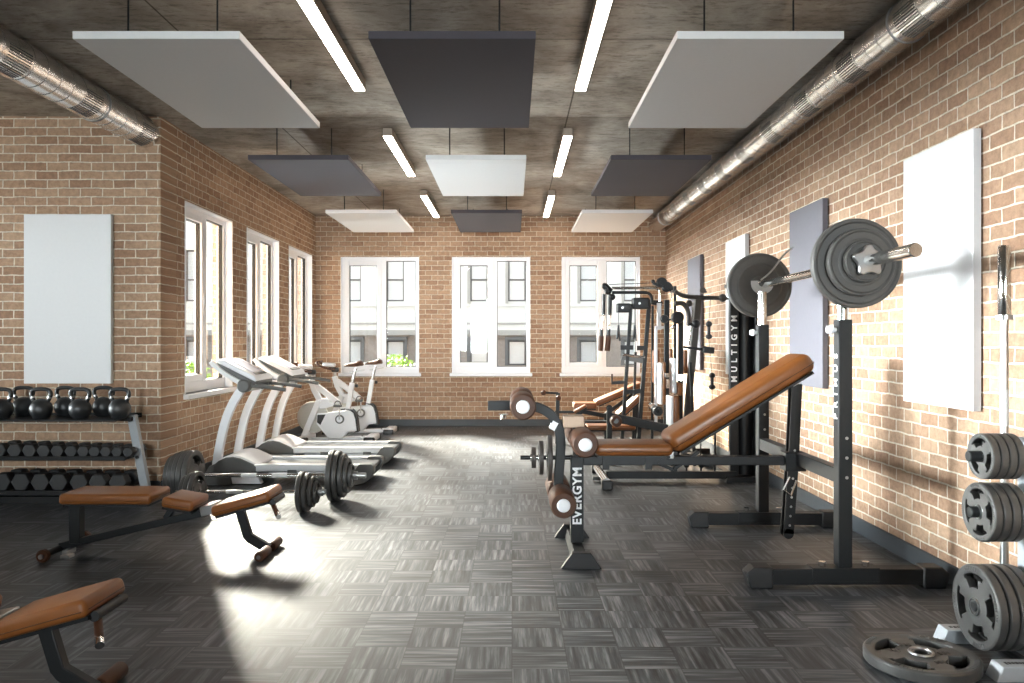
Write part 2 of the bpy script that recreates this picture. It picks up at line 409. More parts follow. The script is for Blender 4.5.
def window(idx, axis, u0, u1, d, out, label, deep=.05, th=TH):
    """white two-light window set in an opening; d = inner wall face, out = +1/-1 towards outdoors; the fixed light is the one at u1"""
    w = u1 - u0; h = Z1 - Z0
    def bx(mb, a, b, e0, e1, z0, z1):
        y0, y1 = sorted((d + out * e0, d + out * e1))
        if axis == 'x': mb.bx(u0 + a, u0 + b, y0, y1, Z0 + z0, Z0 + z1)
        else: mb.bx(y0, y1, u0 + a, u0 + b, Z0 + z0, Z0 + z1)
    ctr = (u0 + w / 2, d, Z0) if axis == 'x' else (d, u0 + w / 2, Z0)
    t = thing('window_%d' % idx, label, 'window', ctr, kind='structure')
    mb = MB(); e0, e1 = deep, deep + .07
    fw = .055; bot = .105; m0, m1 = w * .505, w * .575
    bx(mb, 0, fw, e0, e1, 0, h); bx(mb, w - fw, w, e0, e1, 0, h)
    bx(mb, fw, w - fw, e0, e1, h - fw, h); bx(mb, fw, w - fw, e0, e1, 0, bot)
    bx(mb, m0, m1, e0, e1, bot, h - fw)
    part(mb, 'frame', 'window_white', t, bevel=.004)
    mb = MB(); sw = .065; a0, a1 = fw, m0 + .01
    f0, f1 = e0 - .012, e1 - .01
    bx(mb, a0, a0 + sw, f0, f1, bot, h - fw); bx(mb, a1 - sw, a1, f0, f1, bot, h - fw)
    bx(mb, a0 + sw, a1 - sw, f0, f1, bot, bot + sw); bx(mb, a0 + sw, a1 - sw, f0, f1, h - fw - sw, h - fw)
    sash = part(mb, 'sash', 'window_white', t, bevel=.005)
    mb = MB(); gk = .008
    for (p0, p1, q0, q1) in ((a0 + sw, a1 - sw, bot + sw, h - fw - sw), (m1, w - fw, bot, h - fw)):
        bx(mb, p0, p0 + gk, e0 + .012, e1 - .02, q0, q1); bx(mb, p1 - gk, p1, e0 + .012, e1 - .02, q0, q1)
        bx(mb, p0 + gk, p1 - gk, e0 + .012, e1 - .02, q0, q0 + gk); bx(mb, p0 + gk, p1 - gk, e0 + .012, e1 - .02, q1 - gk, q1)
    part(mb, 'gasket', 'graphite_metal', t, label='thin dark rubber seal round the panes')
    for (p0, p1, q0, q1) in ((a0 + sw, a1 - sw, bot + sw, h - fw - sw), (m1, w - fw, bot, h - fw)):
        mb = MB(); bx(mb, p0, p1, e0 + .028, e0 + .034, q0, q1); part(mb, 'glass', 'window_glass', t, label='clear window pane')
    mb = MB(); ln = .012                                   # white lining of the reveal
    for q in ((0, ln, 0, h), (w - ln, w, 0, h), (ln, w - ln, h - ln, h), (ln, w - ln, 0, ln)):
        bx(mb, q[0], q[1], -.006, e0, q[2], q[3])
    part(mb, 'reveal_lining', 'window_white', t)
    mb = MB()                                              # brick jambs outside the frame
    for q in ((0, ln, 0, h), (w - ln, w, 0, h)): bx(mb, q[0], q[1], e1, th - .002, q[2], q[3])
    part(mb, 'brick_jamb', 'brick_along_x' if axis == 'y' else 'brick_along_y', t)
    mb = MB(); bx(mb, -.03, w + .03, -.05, e0, -.035, .012); part(mb, 'sill', 'window_white', t, bevel=.006)
    mb = MB(); bx(mb, m0 - .035, m0 - .005, f0 - .012, f0, h * .46, h * .54); part(mb, 'handle', 'window_white', t, bevel=.004)
    return t
for i, (a, b) in enumerate(LW): window(i + 1, 'y', a, b, XL, -1, ['white framed window beside the brick corner, nearest the kettlebells', 'white framed window in the middle of the treadmill wall', 'white framed window above the exercise bikes in the treadmill wall'][i], .07, .20)
for i, (a, b) in enumerate(BW): window(i + 4, 'x', a, b, YB, 1, ['white framed end-wall window behind the two bike saddles', 'white framed end-wall window in the middle, above open floor', 'white framed end-wall window behind the multi gym'][i], .04)
for i, (a, b) in enumerate(FW): window(i + 7, 'x', a, b, YF, -1, 'white framed window in the near end wall', .08)['group'] = 'windows in the near end wall'
for i, (a, b) in enumerate(AW): window(i + 10, 'y', a, b, XA, -1, 'white framed window in the alcove side wall', .08)['group'] = 'windows in the alcove side wall'

# ------------------------------------------------------------------ ceiling panels, lights, ducts
PB, PT = 2.79, .041
rows = [(4.02, 5.70), (6.69, 8.39), (9.47, 11.10)]
cxs = [-1.812, -.305, 1.265]
names = [['wide pale panel hung from the ceiling between duct end and first ceiling lamp', 'near-black hanging ceiling panel nearest the camera, between the two lamp rows', 'wide pale hanging ceiling panel beside the long wall duct'],
         ['dark grey hanging ceiling panel over the treadmills', 'pale hanging ceiling panel in the middle, framed by four dark panels', 'dark grey hanging ceiling panel beside the long wall duct'],
         ['pale hanging ceiling panel over the exercise bikes', 'small-looking dark grey hanging ceiling panel before the middle end-wall window', 'pale hanging ceiling panel before the end-wall window and duct end']]
first = {}
for r, (y0, y1) in enumerate(rows):
    for c, cx in enumerate(cxs):
        dark = (r + c) % 2 == 1
        if dark not in first:
            t = thing('ceiling_panel', names[r][c], 'ceiling panel', (cx, y0, PB), 'sound panels hung from the ceiling')
            part(MB().bx(cx - .426, cx + .426, y0, y1, PB, PB + PT), 'board', 'panel_dark' if dark else 'panel_white', t, bevel=.003)
            for sx in (-1, 1):
                for yy in (y0 + .20, y1 - .08):
                    w = part(MB().cyl((cx + sx * .238, yy, PB + PT), (cx + sx * .238, yy, H), .005, seg=8), 'suspension_cable', 'black_metal', t)
                    part(MB().cyl((cx + sx * .238, yy, PB + PT), (cx + sx * .238, yy, PB + PT + .014), .013, seg=12), 'clip', 'black_metal', w)
            first[dark] = t
        else:
            dup(first[dark], (cx, y0, PB), names[r][c])
lamp = None
for k, x in enumerate((-1.085, .487)):
    for j, (y0, y1) in enumerate(((3.97, 5.63), (6.88, 8.55), (9.70, 11.33))):
        lab = 'white linear ceiling lamp ' + ['in the row above the treadmill side', 'in the row toward the multi gym'][k] + [', longest and nearest', ', middle of its row', ', last before the end wall'][j]
        if lamp is None:
            lamp = thing('ceiling_lamp', lab, 'ceiling lamp', (x, y0, H - .075), 'linear ceiling lamps')
            part(MB().bx(x - .041, x + .041, y0, y1, H - .069, H), 'housing', 'lamp_housing', lamp, bevel=.002)
            part(MB().bx(x - .037, x + .037, y0 + .006, y1 - .006, H - .078, H - .068), 'diffuser', 'lamp_light', lamp, label='glowing warm white diffuser')
        else: dup(lamp, (x, y0, H - .075), lab)

def duct(x, z, r, y0, y1, label, vents, side):
    t = thing('air_duct', label, 'duct', (x, y0, z))
    mb = MB(); mb.lathe([(r, 0), (r, y1 - y0)], (x, y0, z), (0, 1, 0), 40)
    mb.lathe([(r - .004, 0), (r - .004, y1 - y0)], (x, y0, z), (0, 1, 0), 40)
    part(mb, 'pipe', 'galvanised', t)
    y = y0 + .05; k = 0
    while y < y1:
        if k < 95: part(MB().torus((x, y, z), (0, 1, 0), r, .0035, 40, 6), 'seam_ring', 'galvanised', t)
        y += .145; k += 1
    for vy in vents:
        mb = MB()
        for a in range(13):
            for grp in (0,):
                ang = (math.radians(178 + a * 7.4) if side > 0 else math.radians(362 - a * 7.4))
                c = Vector((x + (r + .0005) * math.cos(ang), vy, z + (r + .0005) * math.sin(ang)))
                mb.box(c, (.005, .21, .0066), Euler((0, -ang, 0)))
        part(mb, 'vent_grille', 'black_plastic', t, label='row of dark slots in the duct')
    for sy in (y0 + .8, (y0 + y1) / 2, y1 - .8):
        part(MB().torus((x, sy, z), (0, 1, 0), r + .002, .005, 40, 6).box((x, sy, (z + r + H) / 2), (.02, .003, H - z - r + .004)), 'hanger_strap', 'dull_steel', t)
duct(2.125, 2.968, .112, YF, YB, 'long silver spiral duct under the ceiling along the panel wall', [2.6 + .735 * k for k in range(12)], 1)
duct(-3.035, 2.975, .125, YF, YA, 'short silver spiral duct ending at the alcove brick wall', [2.2 + .83 * k for k in range(6)], -1)

# ------------------------------------------------------------------ wall panels
def wall_panel(y0, y1, mat, label):
    t = thing('wall_panel', label, 'wall panel', (XR, y0, .913), 'padded panels on the long brick wall')
    part(MB().bx(2.222, 2.262, y0, y1, .913, 2.278), 'board', mat, t, bevel=.003)
    part(MB().bx(2.262, XR, y0 + .1, y1 - .1, 1.05, 1.09).bx(2.262, XR, y0 + .1, y1 - .1, 2.1, 2.14), 'mounting_batten', 'black_plastic', t)
wall_panel(3.806, 4.487, 'panel_white', 'tall white wall panel nearest, beside the standing bar')
wall_panel(5.654, 6.325, 'panel_grey', 'tall grey wall panel behind the racked barbell')
wall_panel(7.537, 8.22, 'panel_white', 'white wall panel behind the far barbell plate')
wall_panel(9.33, 10.0, 'panel_grey', 'farthest grey wall panel behind the multi gym')
t = thing('wall_panel', 'tall white panel on the alcove brick wall above the kettlebells', 'wall panel', (-3.65, YA, .91))
part(MB().bx(-4.005, -3.29, YA - .05, YA - .008, .905, 2.295), 'board', 'panel_white', t, bevel=.003)
part(MB().bx(-3.9, -3.4, YA - .008, YA, 1.05, 1.09).bx(-3.9, -3.4, YA - .008, YA, 2.1, 2.14), 'mounting_batten', 'black_plastic', t)

# ------------------------------------------------------------------ plates
def grip_plate(mb, c, axis, R, T, holes=4, seg=64, phase=.4, hub=.055):
    """iron plate with a raised rim, hub and kidney-shaped grip holes cut through"""
    c = Vector(c); ax = Vector(axis).normalized()
    q = Vector((0, 0, 1)).rotation_difference(ax).to_matrix()
    rad = [.12, hub / .45 * 1.0, hub / .45 * 1.25, .45, .56, .70, .79, .85, .96, 1.0]
    rad = [.115, .2, .26, .45, .56, .70, .79, .85, .965, 1.0]
    hz = [T * .5, T * .5, T * .36, T * .40, T * .42, T * .42, T * .42, T * .5, T * .5, T * .36]
    def inhole(j, k):
        a = ((k + .5) / seg * holes + phase) % 1.0
        return {4: .26, 5: .34, 3: .26}.get(j, 0) > abs(a - .5)
    top, bot = [], []
    for r, h in zip(rad, hz):
        top.append([mb.bm.verts.new(c + q @ Vector((R * r * math.cos(2 * PI * k / seg), R * r * math.sin(2 * PI * k / seg), h))) for k in range(seg)])
        bot.append([mb.bm.verts.new(c + q @ Vector((R * r * math.cos(2 * PI * k / seg), R * r * math.sin(2 * PI * k / seg), -h))) for k in range(seg)])
    n = len(rad)
    for k in range(seg):
        k2 = (k + 1) % seg
        for j in range(n - 1):
            if inhole(j, k):
                if not inhole(j - 1, k): mb.face([top[j][k], top[j][k2], bot[j][k2], bot[j][k]])
                if not inhole(j + 1, k): mb.face([top[j + 1][k], bot[j + 1][k], bot[j + 1][k2], top[j + 1][k2]])
                if not inhole(j, (k - 1) % seg): mb.face([top[j][k], bot[j][k], bot[j + 1][k], top[j + 1][k]])
                if not inhole(j, k2): mb.face([top[j][k2], top[j + 1][k2], bot[j + 1][k2], bot[j][k2]])
            else:
                mb.face([top[j][k], top[j + 1][k], top[j + 1][k2], top[j][k2]])
                mb.face([bot[j][k], bot[j][k2], bot[j + 1][k2], bot[j + 1][k]])
        mb.face([top[-1][k], bot[-1][k], bot[-1][k2], top[-1][k2]])
        mb.face([top[0][k], top[0][k2], bot[0][k2], bot[0][k]])
    return mb
def ribs(mb, c, axis, R, T, holes=4, phase=.4, sides=(1,)):
    """small grip ribs on the rim beside each hole"""
    c = Vector(c); q = Vector((0, 0, 1)).rotation_difference(Vector(axis).normalized()).to_matrix()
    for hh in range(holes):
        for k in range(7):
            a = ((hh + .5 - phase) + (k - 3) * .052) / holes * 2 * PI
            for s in sides:
                M = q @ Matrix.Rotation(a, 3, 'Z')
                mb.box(c + M @ Vector((R * .905, 0, s * T * .5)), (R * .10, R * .022, .005), M)
    return mb
def solid_plate(mb, c, axis, R, T, bore=.03):
    pr = [(bore, T * .5), (R * .26, T * .5), (R * .28, T * .34), (R * .62, T * .34), (R * .64, T * .40), (R * .68, T * .40), (R * .70, T * .34), (R * .90, T * .36), (R * .92, T * .5), (R * .985, T * .5), (R, T * .38)]
    return mb.lathe(pr + [(r, -h) for r, h in pr[::-1]], c, axis, 56, closed=True)

# ------------------------------------------------------------------ power rack, bench, barbell
BLK = 'graphite_metal'
rk = thing('barbell_rack', 'black two-post barbell rack with white PRIMUS lettering, by the panel wall', 'barbell rack', (1.69, 4.66, 0))
PX = 1.69
for k, py in enumerate((4.035, 5.335)):
    ft = part(MB().bx(1.27, 2.13, py - .04, py + .04, .018, .098), 'foot_beam', BLK, rk, bevel=.004)
    for sx, xe in ((-1, 1.27), (1, 2.13)):
        mb = MB().prism([(xe - sx * .05, 0), (xe - sx * .05, .108), (xe + sx * .045, .108), (xe + sx * .085, .075), (xe + sx * .065, 0)], 'y', py - .048, py + .048)
        part(mb, 'rubber_cap', 'black_plastic', ft, bevel=.008)
    part(MB().bx(PX - .17, PX + .17, py - .044, py + .044, .035, .104), 'base_plate', BLK, rk, bevel=.002)
    for bx_ in (-.11, .11):
        part(MB().cyl((PX + bx_, py - .01, .104), (PX + bx_, py - .01, .130), .019, seg=6), 'bolt', 'chrome', ft)
    part(MB().bx(PX - .035, PX + .035, py - .035, py + .035, .104, 1.362), 'post', BLK, rk, bevel=.004)
    sl = part(MB().cyl((PX, py, 1.36), (PX, py, 1.585), .029), 'sliding_tube', 'chrome', rk, label='chrome tube sliding in the post')
    mb = MB(); arc = [(PX + .05 * math.cos(a), py, 1.640 + .045 * math.sin(a)) for a in [PI + PI * i / 10 for i in range(11)]]
    mb.rtube([(PX - .05, py, 1.66)] + arc + [(PX + .05, py, 1.66)], .05, .009, (0, 1, 0))
    part(mb, 'bar_cradle', 'dull_steel', rk)
    part(MB().cyl((PX - .035, py, 1.31), (PX - .055, py, 1.31), .011, seg=10).lathe([(0, 0), (.02, .0), (.024, .012), (.018, .03), (0, .032)], (PX - .052, py, 1.31), (-1, 0, 0), 16), 'lock_knob', 'white_plastic', rk)
    for hz in (.62, .72, .82):
        part(MB().cyl((PX + .005, py - .038, hz - .06), (PX + .005, py - .033, hz - .06), .008, seg=12), 'pin_hole', 'dull_steel', rk)
cbm = part(MB().bx(PX - .03, PX + .03, 4.07, 5.30, .525, .60), 'cross_beam', BLK, rk, bevel=.004)
text('PRIMUS', 'lettering', rk, (PX - .0362, 4.035, 1.02), (Matrix.Rotation(-PI / 2, 3, 'Z') @ Matrix.Rotation(PI / 2, 3, 'X') @ Matrix.Rotation(PI / 2, 3, 'Z')).to_euler(), .058, label='white word PRIMUS reading up the post', spacing=2.0, bold=.0012)

bb = thing('barbell', 'long chrome barbell with dark rubber plates, resting high on the black rack', 'barbell', (1.71, 4.66, 1.638))
BZ = 1.638; BXX = 1.71
part(MB().cyl((BXX, 3.80, BZ), (BXX, 5.52, BZ), .026), 'bar', 'chrome', bb)
part(MB().cyl((BXX, 3.345, BZ), (BXX, 3.80, BZ), .031, seg=28).cyl((BXX, 3.80, BZ), (BXX, 3.975, BZ), .03), 'sleeve', 'chrome', bb, bevel=.004)
part(MB().cyl((BXX, 5.40, BZ), (BXX, 5.86, BZ), .031, seg=28), 'sleeve', 'chrome', bb, bevel=.004)
for yy, R, T in ((3.93, .222, .05), (3.875, .165, .045), (3.83, .10, .04), (5.47, .222, .05), (5.53, .17, .045)):
    part(solid_plate(MB(), (BXX, yy, BZ), (0, -1, 0), R, T, .031), 'weight_plate', 'plate_rubber', bb, bevel=.003)
mb = MB()
star = []
for k in range(40):
    a = 2 * PI * k / 40; rr = .058 + .024 * (.5 + .5 * math.cos(5 * a)) ** 1.6 + .0
    star.append((BXX + rr * math.cos(a + .35), BZ + rr * math.sin(a + .35)))
mb.prism(star, 'y', 3.772, 3.80)
part(mb, 'star_collar', 'dull_steel', bb, label='silver star-shaped screw collar', bevel=.006)
mb = MB(); 
mb.tube(smooth_path([(BXX + .0, 5.43, BZ + .035), (BXX + .06, 5.40, BZ + .09), (BXX + .14, 5.38, BZ + .20), (BXX + .20, 5.38, BZ + .25)]), .006, 8)
part(mb, 'clip_lever', 'dull_steel', bb)

# --- bench with leg developer
be = thing('weight_bench', 'brown padded incline weight bench with rollers and white EVERGYM lettering on its post', 'weight bench', (1.0, 4.67, 0))
BY = 4.67
part(MB().bx(.345, .42, BY - .04, BY + .04, .07, .575), 'front_post', BLK, be, bevel=.004)
text('EVERGYM', 'lettering', be, (.384, BY - .0418, .345), (Matrix.Rotation(PI / 2, 3, 'X') @ Matrix.Rotation(PI / 2, 3, 'Z')).to_euler(), .072, label='white word EVERGYM reading up the post', bold=.002, spacing=1.12)
mb = MB(); poly = [(.270, .0), (.330, .088), (.434, .088), (.494, .0)]
mb.prism([(a + (.0 if 1 else 0), b) for a, b in [(.335, .012), (.35, .062), (.415, .062), (.43, .012)]], 'y', BY - .30, BY + .36)
ft = part(mb, 'foot_beam', BLK, be, bevel=.003)
for y0, y1 in ((BY - .335, BY - .29), (BY + .35, BY + .395)):
    part(MB().prism(poly, 'y', y0, y1), 'rubber_cap', 'black_plastic', ft, bevel=.004)
part(MB().bx(.42, 1.655, BY - .03, BY + .03, .522, .575), 'main_rail', 'black_metal', be, bevel=.004)
# seat and backrest
def cushion(mb, p0, p1, w, t, r=.03, lift=0):
    """upholstered pad; its lower face runs from p0 to p1 (x,z pairs), width w about BY"""
    a = math.atan2(p1[1] - p0[1], p1[0] - p0[0]); L = math.hypot(p1[0] - p0[0], p1[1] - p0[1])
    M = Matrix.Rotation(-a, 3, 'Y')
    c = Vector(((p0[0] + p1[0]) / 2, 0, (p0[1] + p1[1]) / 2)) + M @ Vector((0, 0, t / 2))
    return c, L, M
def pad(name, parent, y, p0, p1, w, t, r=.028, mat='leather', board=True):
    c, L, M = cushion(None, p0, p1, w, t); c.y = y
    o = part(MB().rbox(c, (L, w, t), r, 5, M), name, mat, parent, angle=60)
    n = M @ Vector((0, 0, 1))
    if board: part(MB().box(c - n * (t / 2 + .006), (L * .93, w * .86, .014), M), 'backing_board', 'black_metal', o)
    mb = MB(); Lx, Wy = L - r * 1.0, w - r * 1.0                # piped seam round the pad
    ring = []
    for ang in range(0, 360, 10):
        ca, sa = math.cos(math.radians(ang)), math.sin(math.radians(ang))
        ex = (L / 2 - .03) * (1 if ca > 0 else -1) + .0305 * ca; ey = (w / 2 - .03) * (1 if sa > 0 else -1) + .0305 * sa
        ring.append(c + M @ Vector((ex, ey, -t * .12)))
    mb.sweep(ring, [(.0022 * math.cos(k * PI / 3), .0022 * math.sin(k * PI / 3)) for k in range(6)], n, closed=True)
    part(mb, 'piping', 'foam_brown', o)
    return o
pad('seat', be, BY, (.478, .592), (.925, .592), .30, .068)
pad('backrest', be, BY, (.945, .597), (1.760, 1.095), .30, .118, .048)
for x in (.53, .78): part(MB().bx(x, x + .04, BY - .05, BY + .05, .5, .59), 'seat_bracket', 'black_metal', be)
for sy in (-.026, .026):
    # long perforated support straps from the backrest down past the rail
    pts = [Vector((1.675, BY + sy, 1.0)), Vector((1.655, BY + sy, .56)), Vector((1.625, BY + sy, .12))]
    mb = MB().rtube(pts, .012, .055, (0, 1, 0)) if False else MB().sweep(pts, [(-.03, -.006), (.03, -.006), (.03, .006), (-.03, .006)], (0, 1, 0))
    mb.cyl((1.625, BY + sy - .006, .12), (1.625, BY + sy + .006, .12), .03, seg=20)
    st = part(mb, 'support_strap', 'black_metal', be)
    for k in range(9):
        z = .17 + k * .055; x = 1.627 + (z - .12) * .068
        part(MB().cyl((x, BY + sy - .008, z), (x, BY + sy - .0055, z), .007, seg=10), 'pin_hole', 'dull_steel', st)
part(MB().box((1.672, BY, 1.015), (.06, .07, .03), Euler((0, -.54, 0))), 'strap_bracket', 'dull_steel', be)
part(MB().tube([(1.62, BY - .06, .46), (1.585, BY - .06, .385), (1.625, BY - .07, .355), (1.66, BY - .06, .44)], .006, 8, (0, 1, 0)), 'locking_pin', 'chrome', be)
part(MB().bx(1.60, 1.72, BY - .055, BY + .055, .49, .60), 'rail_socket', 'black_metal', be, bevel=.004)
part(MB().bar((.97, BY - .02, .60), (1.16, BY - .02, .50) if False else (.86, BY - .02, .535), .03, .02).bar((.95, BY, .495), (1.10, BY, .60), .04, .02).bar((.95, BY, .495), (.83, BY, .545), .04, .02), 'hinge_brace', 'black_metal', be)
part(MB().bx(.905, .945, BY - .06, BY + .06, .565, .61), 'hinge', 'dull_steel', be, bevel=.004)
# leg developer
pp = [P(488, 405.5, BY), P(520, 405.5, BY), P(536, 407, BY), P(549, 413, BY), P(557, 424, BY), P(560.5, 440, BY), P(560, 458, BY), P(558.5, 480, BY), P(559.5, 495, BY)]
mb = MB().sweep(smooth_path(pp, 4), [(-.028, -.025), (.028, -.025), (.028, .025), (-.028, .025)], (0, 1, 0))
ld = part(mb, 'leg_developer', BLK, be, bevel=.004)
def roller(parent, xz, r=.073, ln=.27, off=.07):
    for s in (-1, 1):
        y0 = BY + s * off; y1 = BY + s * (off + ln)
        ro = part(MB().lathe([(.03, 0), (r - .008, 0), (r, .012), (r, ln - .012), (r - .008, ln), (.03, ln)], (xz[0], y0, xz[1]), (0, s, 0), 36), 'foam_roller', 'foam_brown', parent)
        part(MB().lathe([(0, .012), (.030, .011), (.037, .004), (.037, -.004), (.0, -.004)], (xz[0], y1, xz[1]), (0, s, 0), 28), 'end_cap', 'white_plastic', ro, label='round white end cap')
    part(MB().cyl((xz[0], BY - off - .02, xz[1]), (xz[0], BY + off + .02, xz[1]), .015), 'roller_axle', 'chrome', parent)
roller(be, (.06, .891)); roller(be, (.403, .683)); roller(be, (.283, .35))
part(MB().bx(.30, .425, BY - .05, BY + .05, .745, .815), 'pivot_block', 'bare_steel', be, bevel=.005)
part(MB().bx(.36, .415, BY - .03, BY + .03, .575, .75), 'roller_bracket', BLK, be)
part(MB().lathe([(0, -.02), (.02, -.02), (.016, 0), (.03, .006), (0, .008)], (-.05, BY, .815), (0, 0, 1), 16), 'pin_knob', 'chrome', be)
part(MB().cyl((.05, BY - .0, .564), (.345, BY, .564), .013), 'plate_peg', 'black_metal', be)
for x, R in ((.128, .062), (.172, .10), (.222, .135)):
    part(solid_plate(MB(), (x, BY, .564), (1, 0, 0), R, .026, .013), 'weight_plate', 'iron_brown', be, bevel=.003)
    part(MB().cyl((x - .02, BY, .564), (x + .016, BY, .564), .022), 'plate_hub', 'chrome', be)
part(MB().box((.245, BY - .0, .755), (.035, .07, .05), Euler((0, .5, 0))), 'stop_buffer', 'white_plastic', be)

# ------------------------------------------------------------------ flat benches at the left
fb = thing('exercise_bench', 'low brown three-pad exercise bench in front of the kettlebell rack', 'exercise bench', (-2.05, 4.66, 0), 'low brown benches')
FY = 4.66
pad('back_pad', fb, FY, (-2.60, .314), (-2.07, .314), .28, .062, .02)
pad('middle_pad', fb, FY, (-2.02, .298), (-1.84, .268), .26, .062, .02)
pad('seat_pad', fb, FY, (-1.718, .240), (-1.385, .332), .28, .062, .022)
part(MB().bar((-2.66, FY, .045), (-1.74, FY, .262), .05, .042), 'spine_beam', BLK, fb, bevel=.004)
part(MB().bx(-2.598, -2.535, FY - .03, FY + .03, .065, .305), 'rear_post', BLK, fb, bevel=.004)
part(MB().bx(-2.605, -2.528, FY - .04, FY + .04, .292, .314), 'post_collar', 'dull_steel', fb)
part(MB().bar((-2.04, FY, .21), (-1.98, FY, .30), .04, .03).bar((-1.9, FY, .235), (-1.9, FY, .285), .04, .03), 'pad_support', BLK, fb)
part(MB().cyl((-2.655, FY - .19, .036), (-2.655, FY + .25, .036), .019), 'rear_axle', BLK, fb)
for s, y in ((-1, FY - .185), (1, FY + .25)):
    w = part(MB().lathe([(.012, -.02), (.028, -.02), (.036, -.012), (.036, .012), (.028, .02), (.012, .02)], (-2.655, y, .036), (0, 1, 0), 24), 'wheel', 'foam_brown', fb)
    part(MB().cyl((-2.655, y - .03, .036), (-2.655, y + .03, .036), .013), 'wheel_hub', 'dull_steel', w)
part(MB().bx(-2.60, -2.545, FY - .12, FY - .06, 0, .02).bx(-2.60, -2.57, FY - .1, FY + .0, .012, .04), 'parking_foot', 'dull_steel', fb, bevel=.004)
mb = MB().sweep([(-1.605, FY, .262), (-1.558, FY, .108), (-1.545, FY, .092), (-1.435, FY, .028)], [(-.026, -.02), (.026, -.02), (.026, .02), (-.026, .02)], (0, 1, 0))
part(mb, 'front_leg', BLK, fb, bevel=.004)
part(MB().cyl((-1.432, FY - .2, .03), (-1.432, FY + .19, .03), .012), 'foot_bar', 'chrome', fb)
for y0, y1 in ((FY - .19, FY - .04), (FY + .03, FY + .18)):
    part(MB().lathe([(.012, 0), (.026, 0), (.0295, .005), (.0295, y1 - y0 - .005), (.026, y1 - y0), (.012, y1 - y0)], (-1.432, y0, .03), (0, 1, 0), 24), 'foot_grip', 'foam_brown', fb)
gp = part(MB().cyl((-1.405, FY - .04, .315), (-1.335, FY - .16, .262), .014), 'carry_handle', 'foam_brown', fb)
part(MB().cyl((-1.338, FY - .155, .264), (-1.325, FY - .178, .254), .0145), 'handle_tip', 'chrome', gp)
part(MB().box((-1.765, FY - .02, .272), (.075, .16, .055), Euler((0, -.2, 0))), 'hinge_bracket', 'dull_steel', fb, bevel=.005)
part(MB().cyl((-1.385, FY - .10, .322), (-1.385, FY + .10, .322), .018), 'end_bar', 'black_plastic', fb)
dup(fb, (-2.075, 4.66 - 1.895, 0), 'brown exercise bench cut by the frame, nearest in the dim corner')

# ------------------------------------------------------------------ kettlebell and dumbbell rack
kr = thing('dumbbell_rack', 'three-tier rack with grey slanted side frame, holding kettlebells and dumbbells', 'rack', (-3.9, 6.28, 0))
for nm, y0, y1, z0, z1, mt in (('kettlebell_shelf', 6.06, 6.46, .640, .648, 'black_metal'), ('dumbbell_shelf', 6.10, 6.42, .335, .352, 'black_metal'), ('dumbbell_shelf', 6.06, 6.44, .075, .095, 'black_metal')):
    w = 1.0
    xr = {.640: -3.03, .335: -2.985, .075: -2.95}[z0]
    mb = MB().bx(-5.05, xr, y0, y1, z0, z1).bx(-5.05, xr, y0 - .012, y0, z0 - .004, z1 + (.0 if z0 > .5 else .012)).bx(-5.05, xr, y1, y1 + .012, z0 - .01, z1 + .02)
    part(mb, nm, mt, kr, bevel=.002)
part(MB().bx(-5.05, -2.93, 6.10, 6.42, 0.0, .05), 'base_plinth', 'black_metal', kr)
for x0 in (-2.995, -5.08):
    pts = [(x0 - .02, 6.27, .665), (x0 + .115, 6.25, .0)]
    u = part(MB().bar(pts[0], pts[1], .065, .05, (0, 1, 0)), 'side_frame', 'grey_paint', kr, bevel=.004, label='grey slanted upright')
    part(MB().bx(x0 - .10, x0 + .0, 6.20, 6.26, .625, .655), 'shelf_bracket', 'black_metal', u)
    for z in (.63, .34): part(MB().cyl((x0 - .02 + (.665 - z) * .2, 6.22, z), (x0 - .02 + (.665 - z) * .2, 6.205, z), .012, seg=6), 'bolt', 'black_metal', u)
# kettlebells
def make_kettlebell():
    t = thing('kettlebell', 'x', 'kettlebell', (0, 0, 0), 'kettlebells on the top shelf')
    R = .083
    pr = [(0, 0), (.045, 0), (.058, .006)] + [(R * math.sin(a), .074 - R * math.cos(a)) for a in [math.radians(48 + i * 11) for i in range(11)]] + [(0, .157)]
    part(MB().lathe(pr, (0, 0, 0), seg=32), 'body', 'kettle_black', t, angle=60)
    pts = smooth_path([(-.048, 0, .125), (-.064, 0, .155), (-.076, 0, .188), (-.066, 0, .217), (-.03, 0, .229), (.03, 0, .229), (.066, 0, .217), (.076, 0, .188), (.064, 0, .155), (.048, 0, .125)], 4)
    hb = part(MB().tube(pts, .0155, 12, (0, 1, 0)), 'handle', 'kettle_black', t, angle=60)
    for s in (-1, 1):
        part(MB().tube([(s * .0655, 0, .158), (s * .0705, 0, .172)], .0168, 12, (0, 1, 0)), 'colour_ring', 'dull_steel', hb)
    return t
kb = [((41, 6.17), 'second big kettlebell from the frame edge, in front, under the wall panel'), ((80, 6.17), 'front kettlebell of the middle pair on the top shelf'), ((119.7, 6.17), 'front kettlebell of the last pair, beside the grey upright'),
      ((23.4, 6.37), 'kettlebell behind the second big one on the top shelf'), ((65.4, 6.37), 'rear kettlebell of the middle pair on the top shelf'), ((103.5, 6.37), 'rear kettlebell of the last pair near the grey upright'), ((1.5, 6.17), 'kettlebell cut by the frame edge on the top shelf')]
k0 = make_kettlebell()
for i, ((x, Y), lab) in enumerate(kb):
    loc = ((x - 512) / F * Y, Y, .648)
    if i == 0: k0.location = loc; k0['label'] = lab
    else: dup(k0, loc, lab, rotz=(random.random() - .5) * .25)
